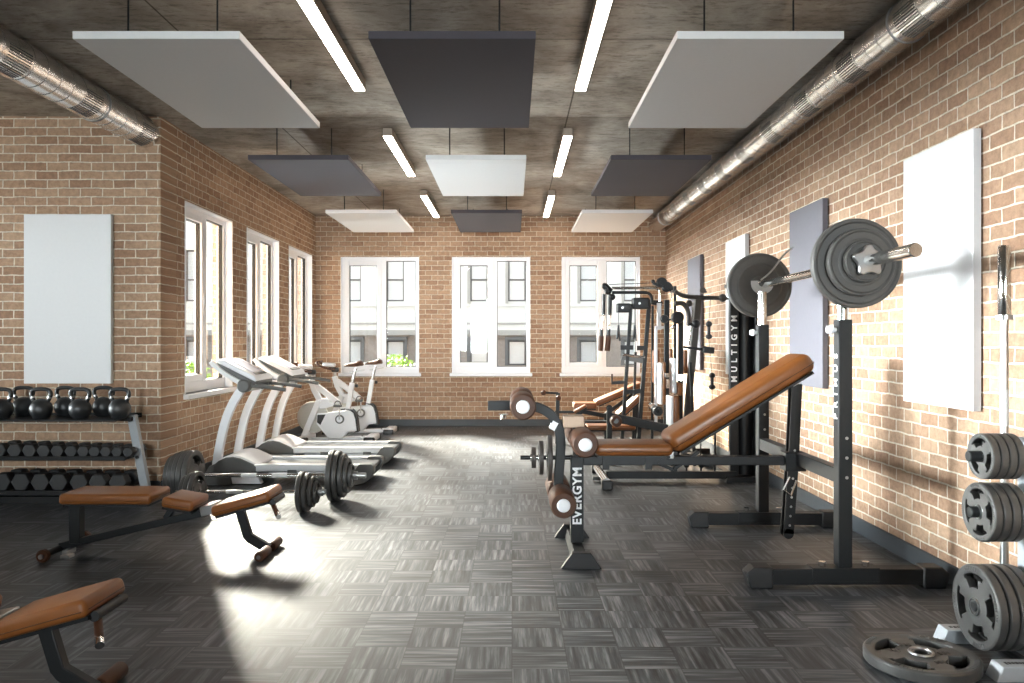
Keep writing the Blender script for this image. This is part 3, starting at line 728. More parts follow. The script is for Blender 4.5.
# dumbbells lie front to back
def make_dumbbell(R, L):
    t = thing('dumbbell', 'x', 'dumbbell', (0, 0, 0))
    for s in (-1, 1):
        hexa = [(R * math.cos(PI / 6 + k * PI / 3), R * .866 + R * math.sin(PI / 6 + k * PI / 3)) for k in range(6)]
        hexa = [(R * math.cos(k * PI / 3), R * .866 + R * math.sin(k * PI / 3)) for k in range(6)]
        a, b = sorted((s * L / 2, s * (L / 2 - R * 1.25)))
        part(MB().prism(hexa, 'y', a, b), 'head', 'rubber', t, bevel=.008)
    part(MB().tube([(0, -L / 2 + R, R * .866), (0, -L / 6, R * .866), (0, 0, R * .866), (0, L / 6, R * .866), (0, L / 2 - R, R * .866)], .015, 12, (0, 0, 1), scales=[.85, 1, 1.15, 1, .85]), 'handle', 'dull_steel', t)
    return t
for rowname, xs, Y, z, R0, L in (('middle shelf', [8, 23.4, 38, 52, 65.4, 79, 91, 102, 113, 124, 135], 6.25, .353, .060, .24), ('bottom shelf', [12, 31, 50, 68, 88, 106.5, 126], 6.25, .096, .076, .28)):
    proto = None; n = len(xs)
    ords = ['first', 'second', 'third', 'fourth', 'fifth', 'sixth', 'seventh', 'eighth', 'ninth', 'tenth', 'eleventh']
    for i, x in enumerate(xs):
        sc = (1 - .030 * i) if R0 < .07 else (1 - .012 * i)
        lab = 'black hex dumbbell on the %s, %s from the grey upright' % (rowname, 'next' if i == n - 1 else ords[n - 1 - i])
        loc = ((x - 512) / F * Y, Y, z)
        if proto is None:
            proto = make_dumbbell(R0, L); proto.location = loc; proto['label'] = lab; proto['group'] = 'dumbbells on the ' + rowname; d = proto
        else: d = dup(proto, loc, lab)
        d.scale = (sc, 1, sc)

# ------------------------------------------------------------------ barbells on the floor
def floor_barbell(label, y, z, xs_right, xs_left, x_end, x_start, r_bar):
    """xs_*: list of (x, radius, thickness)"""
    t = thing('barbell', label, 'barbell', ((x_start + x_end) / 2, y, 0))
    part(MB().cyl((x_start, y, z), (x_end, y, z), r_bar), 'bar', 'chrome', t)
    for x, R, T in xs_right + xs_left:
        side = 1 if x > -1.9 else 1
        mb = grip_plate(MB(), (x, y, z), (1, 0, 0), R, T, 3 if R > .1 else 3, 48, .13)
        part(mb, 'weight_plate', 'iron_plate', t, bevel=.002)
    for x in (xs_right[-1][0] + .035, xs_left[-1][0] - .03):
        part(MB().cyl((x - .015, y, z), (x + .015, y, z), .032, seg=24).box((x, y - .03, z + .01), (.02, .03, .02)), 'collar', 'dull_steel', t)
    part(MB().cyl((x_end - .15, y, z), (x_end, y, z), r_bar + .007), 'sleeve_end', 'dull_steel', t)
    for x in ((x_start + x_end) / 2 - .12, (x_start + x_end) / 2 + .12):
        part(MB().cyl((x - .06, y, z), (x + .06, y, z), r_bar + .0012), 'knurled_grip', 'silver_plastic', t)
floor_barbell('floor barbell with the larger stack of plates, lying close to the treadmill', 6.2, .199,
              [(-1.405, .199, .042), (-1.362, .192, .038), (-1.323, .17, .034), (-1.29, .135, .03), (-1.262, .09, .026)],
              [(-2.50, .199, .042), (-2.542, .197, .04), (-2.584, .19, .038), (-2.624, .175, .036), (-2.660, .155, .034)], -1.145, -2.74, .0145)
floor_barbell('floor barbell with smaller plates, nearer the brown bench', 5.78, .150,
              [(-1.535, .150, .036), (-1.496, .138, .034), (-1.46, .112, .030), (-1.43, .08, .026)],
              [(-2.305, .15, .036), (-2.345, .14, .034), (-2.383, .12, .03)], -1.36, -2.46, .012)

# ------------------------------------------------------------------ treadmills
tm = thing('treadmill', 'white treadmill nearest the barbells, facing the window wall', 'treadmill', (-1.95, 7.21, 0), 'white treadmills')
TY0, TY1 = 6.86, 7.42
part(MB().bx(-2.32, -1.22, TY0 + .09, TY1 - .09, .125, .158), 'running_belt', 'belt', tm, bevel=.01)
for y0, y1, yy in ((TY0, TY0 + .095, 6.93), (TY1 - .095, TY1, 7.45)):
    part(MB().prism([(-2.30, .118), (-2.30, .172), (-2.2, .180), (-1.30, .176), (-1.30, .118)], 'y', y0, y1), 'side_rail', 'silver_plastic', tm, bevel=.008)
    part(MB().bx(-2.12, -1.36, y0 + .02, y1 - .02, .068, .112), 'lower_rail', 'white_plastic', tm, bevel=.004)
    part(MB().bx(-1.95, -1.87, y0 - .003, y1, .108, .135).bx(-1.52, -1.44, y0 - .003, y1, .108, .135), 'rail_clip', 'grey_plastic', tm)
    e = part(MB().prism([(-1.42, .07), (-1.38, .115), (-1.33, .184), (-1.225, .183), (-1.20, .165), (-1.20, .115), (-1.23, .06), (-1.285, .018), (-1.36, .0), (-1.40, .0)], 'y', y0 - .004, y1 + .004), 'end_cap', 'grey_plastic', tm, bevel=.008, label='rounded grey end cap')
    part(MB().prism([(-2.665, 0), (-2.665, .11), (-2.63, .165), (-2.57, .19), (-2.50, .165), (-2.45, .10), (-2.43, 0)], 'y', y0, y1), 'front_foot', 'grey_plastic', tm, bevel=.008)
    part(MB().prism([(-2.50, .012), (-2.50, .122), (-2.24, .122), (-2.18, .012)], 'y', y0 + .012, y1 - .012), 'side_skirt', 'white_plastic', tm, bevel=.004)
    up = part(MB().sweep(smooth_path([(-2.59, yy, .15), (-2.565, yy, .32), (-2.512, yy, .55), (-2.44, yy, .72), (-2.36, yy, .845)], 5), [(-.036, -.026), (.036, -.026), (.036, .026), (-.036, .026)], (0, 1, 0)), 'upright', 'white_plastic', tm, bevel=.006)
    part(MB().lathe([(0, -.045), (.045, -.045), (.058, -.03), (.058, .03), (.045, .045), (0, .045)], (-2.345, yy, .862), (0, 1, 0), 24), 'pivot_cover', 'grey_plastic', up)
    hr = part(MB().tube(smooth_path([(-2.40, yy, .885), (-2.30, yy, .862), (-2.15, yy, .85), (-1.985, yy, .825)], 4), .017, 12, (0, 1, 0)), 'handrail', 'grey_plastic', tm)
    part(MB().sweep(smooth_path([(-2.64, yy, 1.075), (-2.60, yy, 1.03), (-2.50, yy, .955), (-2.37, yy, .88)], 4), [(-.020, -.022), (.020, -.022), (.020, .022), (-.020, .022)], (0, 1, 0)), 'console_arm', 'white_plastic', tm, bevel=.006)
hood = [(-2.60, .11), (-2.60, .18), (-2.55, .225), (-2.49, .252), (-2.43, .258), (-2.37, .246), (-2.30, .215), (-2.22, .178), (-2.22, .11)]
part(MB().prism(hood, 'y', TY0 + .03, TY1 - .03), 'motor_cover', 'white_plastic', tm, bevel=.015)
for y0, y1 in ((TY0 - .002, TY0 + .03), (TY1 - .03, TY1 + .002)):
    part(MB().prism([(a, b - (.012 if b > .15 else 0)) for a, b in hood], 'y', y0, y1), 'motor_cheek', 'grey_plastic', tm, bevel=.008)
part(MB().prism([(-2.63, 1.04), (-2.60, 1.075), (-2.25, .905), (-2.24, .875), (-2.36, .868), (-2.5, .93)], 'y', 6.965, 7.415), 'console_shell', 'grey_plastic', tm, bevel=.012)
co = part(MB().prism([(-2.615, 1.073), (-2.60, 1.096), (-2.54, 1.088), (-2.27, .945), (-2.245, .905), (-2.26, .895)], 'y', 6.95, 7.43), 'console_face', 'white_plastic', tm, bevel=.01)
M = Matrix.Rotation(math.atan2(1.088 - .945, .27), 3, 'Y')
part(MB().box((-2.41, 7.21, 1.0215), (.20, .28, .008), M), 'display', 'screen', co)
part(MB().box((-2.30, 7.21, .964), (.03, .30, .008), M), 'key_strip', 'grey_plastic', co)
part(MB().bx(-2.40, -2.36, 6.96, 7.42, .80, .84), 'cross_brace', 'white_plastic', tm, bevel=.006)
dup(tm, (-1.935, 7.21 + 1.12, 0), 'second white treadmill, between the first treadmill and the bikes')

# ------------------------------------------------------------------ exercise bikes
bk = thing('exercise_bike', 'white exercise bike nearer the treadmills, with brown saddle', 'exercise bike', (-2.2, 10.0, 0), 'white exercise bikes')
def q(cx, cy, y=10.0): return Vector((-2.81 + .001853 * cx, y, 1.1424 - .001853 * cy))
def qp(pts): return [(q(*p).x, max(0.0, q(*p).z)) for p in pts]
part(MB().lathe([(0, -.028), (.03, -.028), (.05, -.012), (.17, -.012), (.175, -.022), (.196, -.022), (.2, 0), (.196, .022), (.175, .022), (.17, .012), (.05, .012), (.03, .028), (0, .028)], q(158, 458), (0, 1, 0), 48), 'flywheel', 'flywheel', bk)
for s in (-1, 1):
    part(MB().sweep([q(205, 340, 10 + s * .05), q(150, 470, 10 + s * .05), q(98, 596, 10 + s * .05)], [(-.036, -.016), (.036, -.016), (.036, .016), (-.036, .016)], (0, 1, 0)), 'front_fork', 'white_plastic', bk, bevel=.006)
part(MB().sweep([q(145, 200), q(165, 270), q(205, 345)], [(-.034, -.036), (.034, -.036), (.034, .036), (-.034, .036)], (0, 1, 0)), 'head_tube', 'white_plastic', bk, bevel=.006)
part(MB().sweep([q(165, 235), q(240, 290), q(330, 365)], [(-.036, -.034), (.036, -.034), (.036, .034), (-.036, .034)], (0, 1, 0)), 'top_tube', 'white_plastic', bk, bevel=.008)
case = qp([(190, 430), (250, 428), (330, 418), (420, 412), (440, 425), (452, 470), (462, 548), (400, 556), (360, 608), (270, 604), (225, 550), (185, 500)])
cs = part(MB().prism(case, 'y', 9.945, 10.055), 'drive_cover', 'white_plastic', bk, bevel=.012)
part(MB().prism(qp([(370, 400), (428, 402), (450, 425), (463, 470), (474, 556), (440, 560), (462, 548), (452, 470), (438, 428), (420, 413)]), 'y', 9.94, 10.06), 'cover_trim', 'black_plastic', cs)
part(MB().prism(qp([(196, 440), (250, 438), (215, 508), (192, 490)]), 'y', 9.938, 10.062), 'vent_opening', 'black_plastic', cs)
part(MB().sweep([q(425, 225), q(410, 320), q(394, 415)], [(-.030, -.028), (.030, -.028), (.030, .028), (-.030, .028)], (0, 1, 0)), 'seat_tube', 'white_plastic', bk, bevel=.006)
part(MB().cyl(q(452, 125), q(424, 230), .016), 'seat_post', 'dull_steel', bk)
part(MB().lathe([(0, 0), (.018, 0), (.022, .015), (.018, .035), (0, .035)], q(455, 245) + Vector((-.02, -.0, 0)), (1, 0, 0), 14), 'adjust_knob', 'black_plastic', bk)
part(MB().bar(q(405, 152), q(508, 136), .035, .022), 'saddle_slider', 'silver_plastic', bk, bevel=.004)
# saddle: wide tail, narrow nose
mb = MB(); ringsd = []
sad = [(372, 108, .012, .010), (395, 103, .022, .018), (425, 100, .036, .024), (455, 95, .066, .030), (480, 88, .092, .034), (494, 92, .085, .026), (499, 100, .05, .01)]
rings = []
for cx, cy, w, h in sad:
    c = q(cx, cy)
    rings.append([mb.bm.verts.new(c + Vector((0, w * math.cos(a), h * (math.sin(a) if math.sin(a) > 0 else math.sin(a) * 1.2)))) for a in [2 * PI * k / 16 for k in range(16)]])
for A, B in zip(rings, rings[1:]):
    for k in range(16): mb.face([A[k], A[(k + 1) % 16], B[(k + 1) % 16], B[k]])
mb.face(rings[0]); mb.face(rings[-1][::-1])
part(mb, 'saddle', 'foam_brown', bk, angle=80)
for ya, yb in ((9.925, 9.945), (10.055, 10.075)): part(MB().cyl(q(347, 470, ya), q(347, 470, yb), .056, seg=28), 'chainring', 'grey_plastic', bk)
part(MB().cyl(q(347, 470, 9.918), q(347, 470, 9.93), .038, seg=28), 'ring_cover', 'white_plastic', bk)
for s, dirn in ((-1, 1), (1, -1)):
    y = 10 + s * .085; c = q(347, 470, y); e = c + Vector((.004, 0, .17 * dirn))
    cr = part(MB().bar(c, e, .014, .026, (0, 1, 0)), 'crank_arm', 'dull_steel', bk, bevel=.003)
    part(MB().rbox(e + Vector((-.012, s * .06, .005)), (.095, .085, .03), .008, 2).torus(e + Vector((-.012, s * .06, .03)), (0, 1, 0), .036, .006, 20, 6), 'pedal', 'grey_plastic', cr)
part(MB().prism(qp([(90, 590), (180, 598), (480, 588), (500, 600), (500, 628), (90, 628)]), 'y', 9.955, 10.045), 'base_beam', 'white_plastic', bk, bevel=.006)
for cx in (115, 560):
    st = part(MB().rbox(q(cx, 600), (.13, .46, .075), .02, 3), 'stabiliser', 'white_plastic', bk)
    for s in (-1, 1): part(MB().rbox(q(cx, 606) + Vector((.005, s * .225, 0)), (.14, .05, .085), .018, 3), 'rubber_end', 'black_plastic', st)
part(MB().bar(q(500, 600), q(540, 598), .06, .05), 'rear_link', 'white_plastic', bk)
part(MB().cyl(q(150, 150), q(147, 210), .022), 'handlebar_stem', 'dull_steel', bk)
part(MB().rbox(q(105, 115), (.16, .16, .05), .018, 3, Euler((0, .12, 0))), 'console', 'white_plastic', bk)
for s in (-1, 1):
    y = 10 + s
    pts = smooth_path([q(150, 150, 10 + s * .03), q(135, 146, 10 + s * .12), q(95, 136, 10 + s * .16), q(50, 118, 10 + s * .15), q(22, 98, 10 + s * .10), q(45, 90, 10 + s * .05)], 5)
    part(MB().tube(pts, .0135, 10, (0, 0, 1)), 'handlebar_grip', 'foam_brown', bk)
part(MB().rbox(q(150, 152), (.09, .09, .06), .015, 3), 'stem_clamp', 'black_plastic', bk)
part(MB().prism(qp([(210, 330), (262, 330), (300, 380), (240, 400), (205, 400)]), 'y', 9.96, 10.04), 'brake_cover', 'white_plastic', bk, bevel=.01)
dup(bk, (-2.10, 10.87, 0), 'white exercise bike beside the end wall, with brown saddle')

# ------------------------------------------------------------------ multi gym
mg = thing('multi_gym', 'large black multi gym with pulleys, pads and white lettering against the panel wall', 'multi gym', (1.6, 8.0, 0))
GY = 8.8
def pole(a, b, w, name='frame_post', mat=BLK, d=None):
    return part(MB().bar(a, b, w, d or w, (0, 1, 0)), name, mat, mg, bevel=.004)
def xz(x, y, Y): return P(x, y, Y)
def floor_pt(x, y, Y): 
    p = P(x, y, Y); return p
# base rail, chrome T foot, weight tower
part(MB().bx(.84, 2.0, 7.02, 7.09, .03, .095), 'base_rail', 'black_metal', mg, bevel=.004)
tf = part(MB().cyl((.80, 6.66, .062), (.80, 7.5, .062), .036), 'foot_tube', 'chrome', mg)
for y0, y1 in ((6.62, 6.70), (7.46, 7.54)): part(MB().bx(.755, .845, y0, y1, 0, .085), 'rubber_foot', 'black_plastic', tf, bevel=.012)
part(MB().bx(.72, .86, 7.03, 7.08, .012, .05), 'foot_bracket', 'grey_plastic', mg)
part(MB().bx(1.945, 2.02, 7.04, 7.10, .05, 1.76), 'tower_plate', 'black_metal', mg, bevel=.003)
text('MULTIGYM', 'lettering', mg, (1.982, 7.0385, 1.185), (Matrix.Rotation(PI / 2, 3, 'X') @ Matrix.Rotation(PI / 2, 3, 'Z')).to_euler(), .072, label='white word MULTIGYM reading up the tower', bold=.002, spacing=1.95)
part(MB().cyl((2.088, 7.13, .06), (2.088, 7.13, 1.74), .072, seg=32), 'weight_tower', 'black_metal', mg)
part(MB().bx(2.155, 2.175, 7.0, 7.26, .05, 1.76).bx(1.95, 2.175, 7.04, 7.26, 1.74, 1.77).bx(1.90, 2.2, 6.98, 7.3, 0, .05), 'tower_housing', 'black_metal', mg, bevel=.003)
part(MB().cyl((1.85, 7.2, .06), (1.85, 7.2, .72), .009, seg=10).cyl((1.72, 7.2, .06), (1.72, 7.2, .66), .006, seg=10), 'guide_rod', 'black_metal', mg)
part(MB().bx(1.41, 1.47, 7.02, 7.09, .095, .17), 'rail_stub', 'black_metal', mg)
for x in (1.56, 1.69, 1.81):
    part(MB().cyl((x, 7.06, .095), (x, 7.06, .13), .008).sphere((x, 7.06, .145), .026 if x < 1.75 else .016, 12), 'rail_knob', 'black_plastic', mg)
# floor frame of the rear station
part(MB().bx(1.10, 2.2, GY - .03, GY + .03, 0, .06).bx(1.10, 1.16, 8.1, GY + .5, 0, .06).bx(1.95, 2.01, 7.3, GY + .5, 0, .06), 'floor_frame', BLK, mg, bevel=.004)
# leaning posts of the press arms
pole(xz(631, 304, GY), xz(621, 455, GY), .038); pole(xz(649.3, 300, GY), xz(637.5, 452, GY), .044)
pole(xz(652.5, 306, GY + .1), xz(652, 448, GY + .1), .026)
pole(xz(635.5, 352, GY + .3), xz(633, 440, GY + .3), .028)
part(MB().bar(xz(624, 392, GY), xz(643, 391, GY), .03, .045), 'cross_bar', BLK, mg); part(MB().bar(xz(611.5, 383, GY), xz(626, 382, GY), .03, .035).bar(xz(612, 374, GY), xz(612, 384.5, GY), .015, .015, (0, 1, 0)), 'foot_rest', BLK, mg)
for (x0, x1, y0, y1) in ((617, 630, 303.5, 312.5), (632.5, 648.5, 298, 309)):
    a, b = xz(x0, y0, GY - .05), xz(x1, y1, GY - .05)
    hb = part(MB().bx(a.x, b.x, GY - .11, GY + .04, b.z, a.z), 'pulley_head', BLK, mg, bevel=.012)
    m = (a + b) / 2; part(MB().cyl((m.x - .02, GY - .125, m.z), (m.x - .02, GY - .10, m.z), .013, seg=12), 'bolt', 'dull_steel', hb)
part(MB().bar(xz(640, 300, GY), xz(662, 304, GY), .05, .05), 'top_bracket', BLK, mg)
part(MB().bar(xz(620.5, 347.5, GY - .03), xz(633, 347.5, GY - .03), .03, .05).bar(xz(637, 348, GY - .03), xz(645, 348, GY - .03), .03, .05), 'arm_carriage', BLK, mg)
part(MB().cyl(xz(622.5, 354.5, GY - .06), xz(645, 357.5, GY - .06), .014), 'link_bar', 'chrome', mg)
part(MB().bar(xz(622, 357, GY), xz(645, 361, GY), .03, .06), 'link_shroud', 'grey_plastic', mg)
for x, top in ((618.5, 312), (634.8, 309)):
    part(MB().cyl(xz(x, top, GY - .06), xz(x, 326, GY - .06), .0035, seg=8), 'cable', 'black_plastic', mg)
    s = part(MB().tube([xz(x, 325, GY - .06), xz(x - 1.3, 339, GY - .06)], .012, 10), 'strap_handle', 'black_plastic', mg)
    part(MB().tube([xz(x, 325, GY - .06), xz(x + 1.3, 341, GY - .06)], .010, 10), 'strap_loop', 'black_plastic', s)
# overhead bars reaching left, with hanging brown grips
OY = GY - .2
part(MB().tube(smooth_path([xz(612, 288, OY), xz(640, 288, OY), xz(655, 288, OY), xz(659, 291, OY), xz(660, 301, OY)], 4), .016, 12, (0, 1, 0)), 'overhead_bar', 'chrome', mg)
part(MB().tube(smooth_path([xz(612, 292.5, OY + .05), xz(635, 292.5, OY + .05), xz(647, 292.8, OY + .05), xz(651, 296, OY + .05), xz(652, 303, OY + .05)], 4), .017, 12, (0, 1, 0)), 'overhead_bar', BLK, mg)
part(MB().tube([xz(609, 284.5, OY + .1), xz(650, 283, OY + .1)], .004, 8), 'cable', 'black_plastic', mg)
part(MB().sphere(xz(604.8, 286, OY), .035, 14).tube([xz(605, 286, OY), xz(610.5, 292, OY)], .036, 12).sphere(xz(612, 297, OY), .038, 14).sphere(xz(608, 291, OY), .042, 14), 'swivel_joint', 'black_metal', mg)
for xs in ((603.5, 601.2, 600.3), (609.8, 608.6, 607.2)):
    s = part(MB().tube([xz(xs[0] + .5, 294, OY), xz(xs[0], 315, OY)], .021, 12), 'hanging_sleeve', 'black_plastic', mg)
    part(MB().tube([xz(xs[0], 314, OY), xz(xs[1], 331, OY)], .013, 10), 'hanging_rod', 'chrome', mg)
    part(MB().tube([xz(xs[1] + .2, 329, OY), xz(xs[1], 337, OY)], .019, 12), 'grip_collar', 'black_plastic', mg)
    part(MB().tube([xz(xs[1], 336, OY), xz(xs[2], 351, OY)], .029, 14), 'hand_grip', 'foam_brown', mg)
# pulley cluster on top and tall posts
part(MB().sphere(xz(653, 281.5, GY - .1), .022, 12).bar(xz(653, 283, GY - .1), xz(659, 286, GY - .1), .05, .03), 'pulley_axle', 'black_metal', mg)
part(MB().lathe([(0, -.03), (.05, -.03), (.056, -.02), (.045, 0), (.056, .02), (.05, .03), (0, .03)], xz(661.5, 282.5, GY - .1), (0, 1, 0), 24).lathe([(0, -.03), (.05, -.03), (.056, -.02), (.045, 0), (.056, .02), (.05, .03), (0, .03)], xz(667, 287, GY - .1), (0, 1, 0), 24).bar(xz(660, 281, GY - .1), xz(674, 291, GY - .1), .07, .06), 'top_pulley', 'black_metal', mg)
pole(xz(675, 286, 8.3), xz(675, 462, 8.3), .028); pole(xz(672, 290, 8.32), xz(672, 318, 8.32), .012, 'guide_rod', 'chrome')
pole(xz(666.7, 300, 8.4), xz(666, 460, 8.4), .05); pole(xz(680.7, 316, 8.3), xz(680, 462, 8.3), .050)
pole(xz(659, 303, 8.7), xz(659, 330, 8.7), .045, 'guide_rod', 'white_plastic')
part(MB().lathe([(0, -.03), (.035, -.03), (.045, 0), (.035, .03), (0, .03)], xz(664.5, 319, 8.25), (0, 1, 0), 20).lathe([(0, -.035), (.055, -.035), (.066, -.02), (.066, .02), (.055, .035), (0, .035)], xz(677.5, 317.5, 8.2), (0, 1, 0), 24).bar(xz(664, 321, 8.25), xz(677, 318, 8.25), .03, .02), 'cam_pulley', 'black_metal', mg)
part(MB().bar(xz(670, 313.5, 8.2), xz(681, 313.5, 8.2), .02, .012).sphere(xz(673, 327, 8.2), .022, 12), 'pulley_clip', 'chrome', mg)
pole(xz(698, 299, 8.1), xz(682.5, 462, 8.1), .062, 'main_mast', 'iron_brown', .075)
pole(xz(693.5, 302, 8.25), xz(689, 345, 8.25), .012, 'guide_rod', 'chrome'); pole(xz(690.5, 362, 7.9), xz(694.5, 466, 7.9), .03)
# lat bar
LY = 8.0
part(MB().tube(smooth_path([xz(675, 291, LY), xz(680, 294.5, LY), xz(688, 296.5, LY), xz(700, 297.5, LY), xz(712, 298, LY), xz(726, 298.3, LY)], 4), .022, 12, (0, 1, 0)), 'lat_bar', 'iron_brown', mg)
part(MB().sphere(xz(722.5, 298, LY), .042, 16).tube([xz(725, 298, LY), xz(728.5, 299, LY)], .02, 10, scales=[1, .4]), 'bar_end', 'iron_brown', mg)
part(MB().lathe([(0, -.03), (.028, -.03), (.034, 0), (.028, .03), (0, .03)], xz(702.5, 290.5, LY), (0, 1, 0), 16).cyl(xz(704, 291.5, LY), xz(706.5, 292, LY), .012), 'clamp_knob', 'iron_brown', mg)
part(MB().tube(smooth_path([xz(675, 303.5, LY), xz(682, 303.5, LY), xz(686, 307, LY), xz(688.5, 314, LY), xz(688.5, 326, LY)], 4), .026, 12, (0, 1, 0)).sphere(xz(689.3, 303.5, LY), .034, 14), 'press_arm', 'iron_brown', mg)
part(MB().sphere(xz(696, 324, 7.95), .045, 14).bar(xz(688, 325, 7.95), xz(697, 323, 7.95), .03, .03), 'mast_joint', 'black_metal', mg)
part(MB().bar(xz(683, 347, 8.0), xz(703, 349.5, 8.0), .03, .026), 'side_arm', 'black_metal', mg)
part(MB().rbox(xz(707.5, 350, 8.0), (.115, .12, .065), .012, 3, Euler((0, .12, 0))), 'arm_pad', 'black_plastic', mg)
for x, y0, y1 in ((708.8, 324, 336.5), (712, 375.5, 387)):
    s = part(MB().cyl(xz(x, y0, 7.9), xz(x, y1, 7.9), .017).sphere(xz(x, y0, 7.9), .033, 14, .9).sphere(xz(x, y1, 7.9), .035, 14, .8), 'cable_stop', 'black_plastic', mg)
part(MB().cyl(xz(710.5, 299, 7.9), xz(708.8, 322, 7.9), .0025, seg=6).cyl(xz(708.8, 338, 7.9), xz(712, 374, 7.9), .0025, seg=6).cyl(xz(712, 389, 7.9), xz(713, 440, 7.9), .0025, seg=6), 'cable', 'black_plastic', mg)
# upright pads seen from the side, rollers, seat
def upad(x0, x1, y0, y1, Y, name='upright_pad', depth=.26):
    a, b = xz(x0, y0, Y), xz(x1, y1, Y)
    return part(MB().rbox(((a.x + b.x) / 2, Y + depth / 2, (a.z + b.z) / 2), (b.x - a.x, depth, a.z - b.z), .018, 4), name, 'leather', mg, angle=60)
upad(656.2, 659.5, 350, 384, 8.62); upad(663, 666, 362, 405, 8.15); upad(669.6, 673.2, 349, 388, 8.45); upad(678, 682.4, 383, 396, 8.05); upad(684, 688, 350, 374, 8.35); upad(673.5, 679.7, 396, 430, 7.85)
part(MB().rbox(((xz(672.3, 0, 7.85).x), 7.98, xz(0, 413, 7.85).z), (.035, .24, .33), .014, 3), 'pad_glare', 'white_plastic', mg, label='white strip standing for window glare on the brown pad')  # these white strips imitate window light on the sides of the brown pads
part(MB().rbox(((xz(675.4, 0, 8.05).x), 8.17, xz(0, 376, 8.05).z), (.04, .2, .36), .014, 3), 'pad_glare', 'white_plastic', mg)
part(MB().rbox(((xz(661.8, 0, 8.15).x), 8.27, xz(0, 384, 8.15).z), (.025, .2, .43), .012, 3), 'pad_glare', 'white_plastic', mg)
part(MB().bx(xz(655, 0, 8.6).x, xz(657.3, 0, 8.6).x, 8.58, 8.64, .30, xz(0, 327, 8.6).z), 'guide_column', 'white_plastic', mg, bevel=.003)
part(MB().bx(xz(655, 0, 8.6).x, xz(663.5, 0, 8.6).x, 8.58, 8.64, xz(0, 329, 8.6).z, xz(0, 326, 8.6).z), 'column_bridge', 'white_plastic', mg, bevel=.003)
part(MB().cyl(xz(681, 377.5, 8.0), xz(681, 377.5, 8.05), .034, seg=24), 'pad_knob', 'chrome', mg); part(MB().bx(xz(664.8, 0, 8.1).x, xz(668.4, 0, 8.1).x, 8.05, 8.12, xz(0, 377, 8.1).z, xz(0, 373, 8.1).z).bx(xz(666, 0, 8.1).x, xz(669, 0, 8.1).x, 8.05, 8.12, xz(0, 388, 8.1).z, xz(0, 379, 8.1).z), 'seat_slide', 'chrome', mg)
part(MB().lathe([(.02, -.05), (.045, -.05), (.05, -.04), (.05, .04), (.045, .05), (.02, .05)], xz(657.5, 411, 8.2), (0, 1, 0), 24).sphere(xz(657.5, 411, 8.15), .026, 12), 'cam_wheel', 'black_metal', mg)
part(MB().lathe([(0, -.06), (.03, -.06), (.034, .06), (0, .06)], xz(652, 406, 8.3), (0, 1, 0), 18), 'roller_cap', 'chrome', mg)
# low lever beam with roller and upright in front of the rear station
LB = 8.0
part(MB().bar(xz(611, 417, LB), xz(692, 434, LB), .06, .085), 'lever_beam', BLK, mg, bevel=.004)
part(MB().bar(xz(609.3, 407, LB), xz(609.3, 462, LB), .05, .055, (0, 1, 0)).cyl(xz(609.3, 408, LB - .025), xz(609.3, 408, LB + .025), .032), 'lever_post', BLK, mg, bevel=.004)
ro = part(MB().lathe([(.02, -.05), (.05, -.05), (.057, -.04), (.057, .14), (.05, .15), (.02, .15)], xz(616, 421, LB - .1), (0, 1, 0), 28), 'foam_roller', 'foam_brown', mg)
part(MB().cyl(xz(616, 421, LB - .152), xz(616, 421, LB - .13), .026), 'end_cap', 'grey_plastic', ro)
p0, p1 = xz(621, 419, 8.9), xz(643, 399, 8.9)
pad('incline_seat', mg, 9.05, (p0.x, p0.z), (p1.x, p1.z), .28, .06, .02)
p0, p1 = xz(587, 430, 8.4), xz(612, 430, 8.4)
pad('low_seat', mg, 8.5, (p0.x, p0.z), (p1.x + .25, p1.z), .26, .05, .018)
part(MB().bx(.99, 1.05, 8.47, 8.53, 0, .29), 'seat_post', BLK, mg); part(MB().bx(.85, 1.95, 8.45, 8.55, 0, .05), 'seat_rail', BLK, mg)
part(MB().bx(.72, 1.6, 8.75, 8.81, .30, .37).bx(.75, .81, 8.75, 8.81, 0, .30), 'low_beam', BLK, mg, bevel=.003)

# ------------------------------------------------------------------ incline bench behind
ib = thing('incline_bench', 'brown incline bench with knobbed lever, behind the EVERGYM bench by the end wall', 'incline bench', (1.1, 9.7, 0))
IY = 9.7
a, b = xz(573, 408, IY), xz(595.5, 408, IY)
pad('seat', ib, IY, (a.x, a.z), (b.x, b.z), .30, .07, .02)
a, b = xz(596, 405.5, IY), xz(642, 386, IY)
pad('backrest', ib, IY, (a.x, a.z), (b.x, b.z), .30, .065, .02)
a, b = xz(574.5, 413, IY - .25), xz(586.5, 406.5, IY - .25)
pad('side_pad', ib, IY - .28, (a.x, a.z), (b.x, b.z), .12, .035, .012)
part(MB().bar(xz(580, 411, IY), xz(606, 416, IY), .05, .05).bar(xz(606, 414, IY), xz(636, 392, IY), .04, .04), 'frame_beam', BLK, ib, bevel=.003)
part(MB().bx(.80, .86, IY - .03, IY + .03, 0, .42).bx(1.13, 1.18, IY - .03, IY + .03, 0, .37).bx(1.5, 1.55, IY - .03, IY + .03, 0, .60), 'frame_leg', BLK, ib, bevel=.003)
part(MB().bx(.78, .88, IY - .25, IY + .25, 0, .05).bx(1.48, 1.57, IY - .25, IY + .25, 0, .05).bx(.86, 1.5, IY - .025, IY + .025, .0, .05), 'floor_frame', BLK, ib, bevel=.004)
part(MB().bar(xz(558, 393, IY), xz(557, 432, IY), .045, .045, (0, 1, 0)).bar(xz(555, 412, IY), xz(584, 412, IY), .03, .03), 'lever_post', BLK, ib)
part(MB().cyl(xz(545, 392.7, IY), xz(558, 393.2, IY), .014), 'lever_bar', BLK, ib)
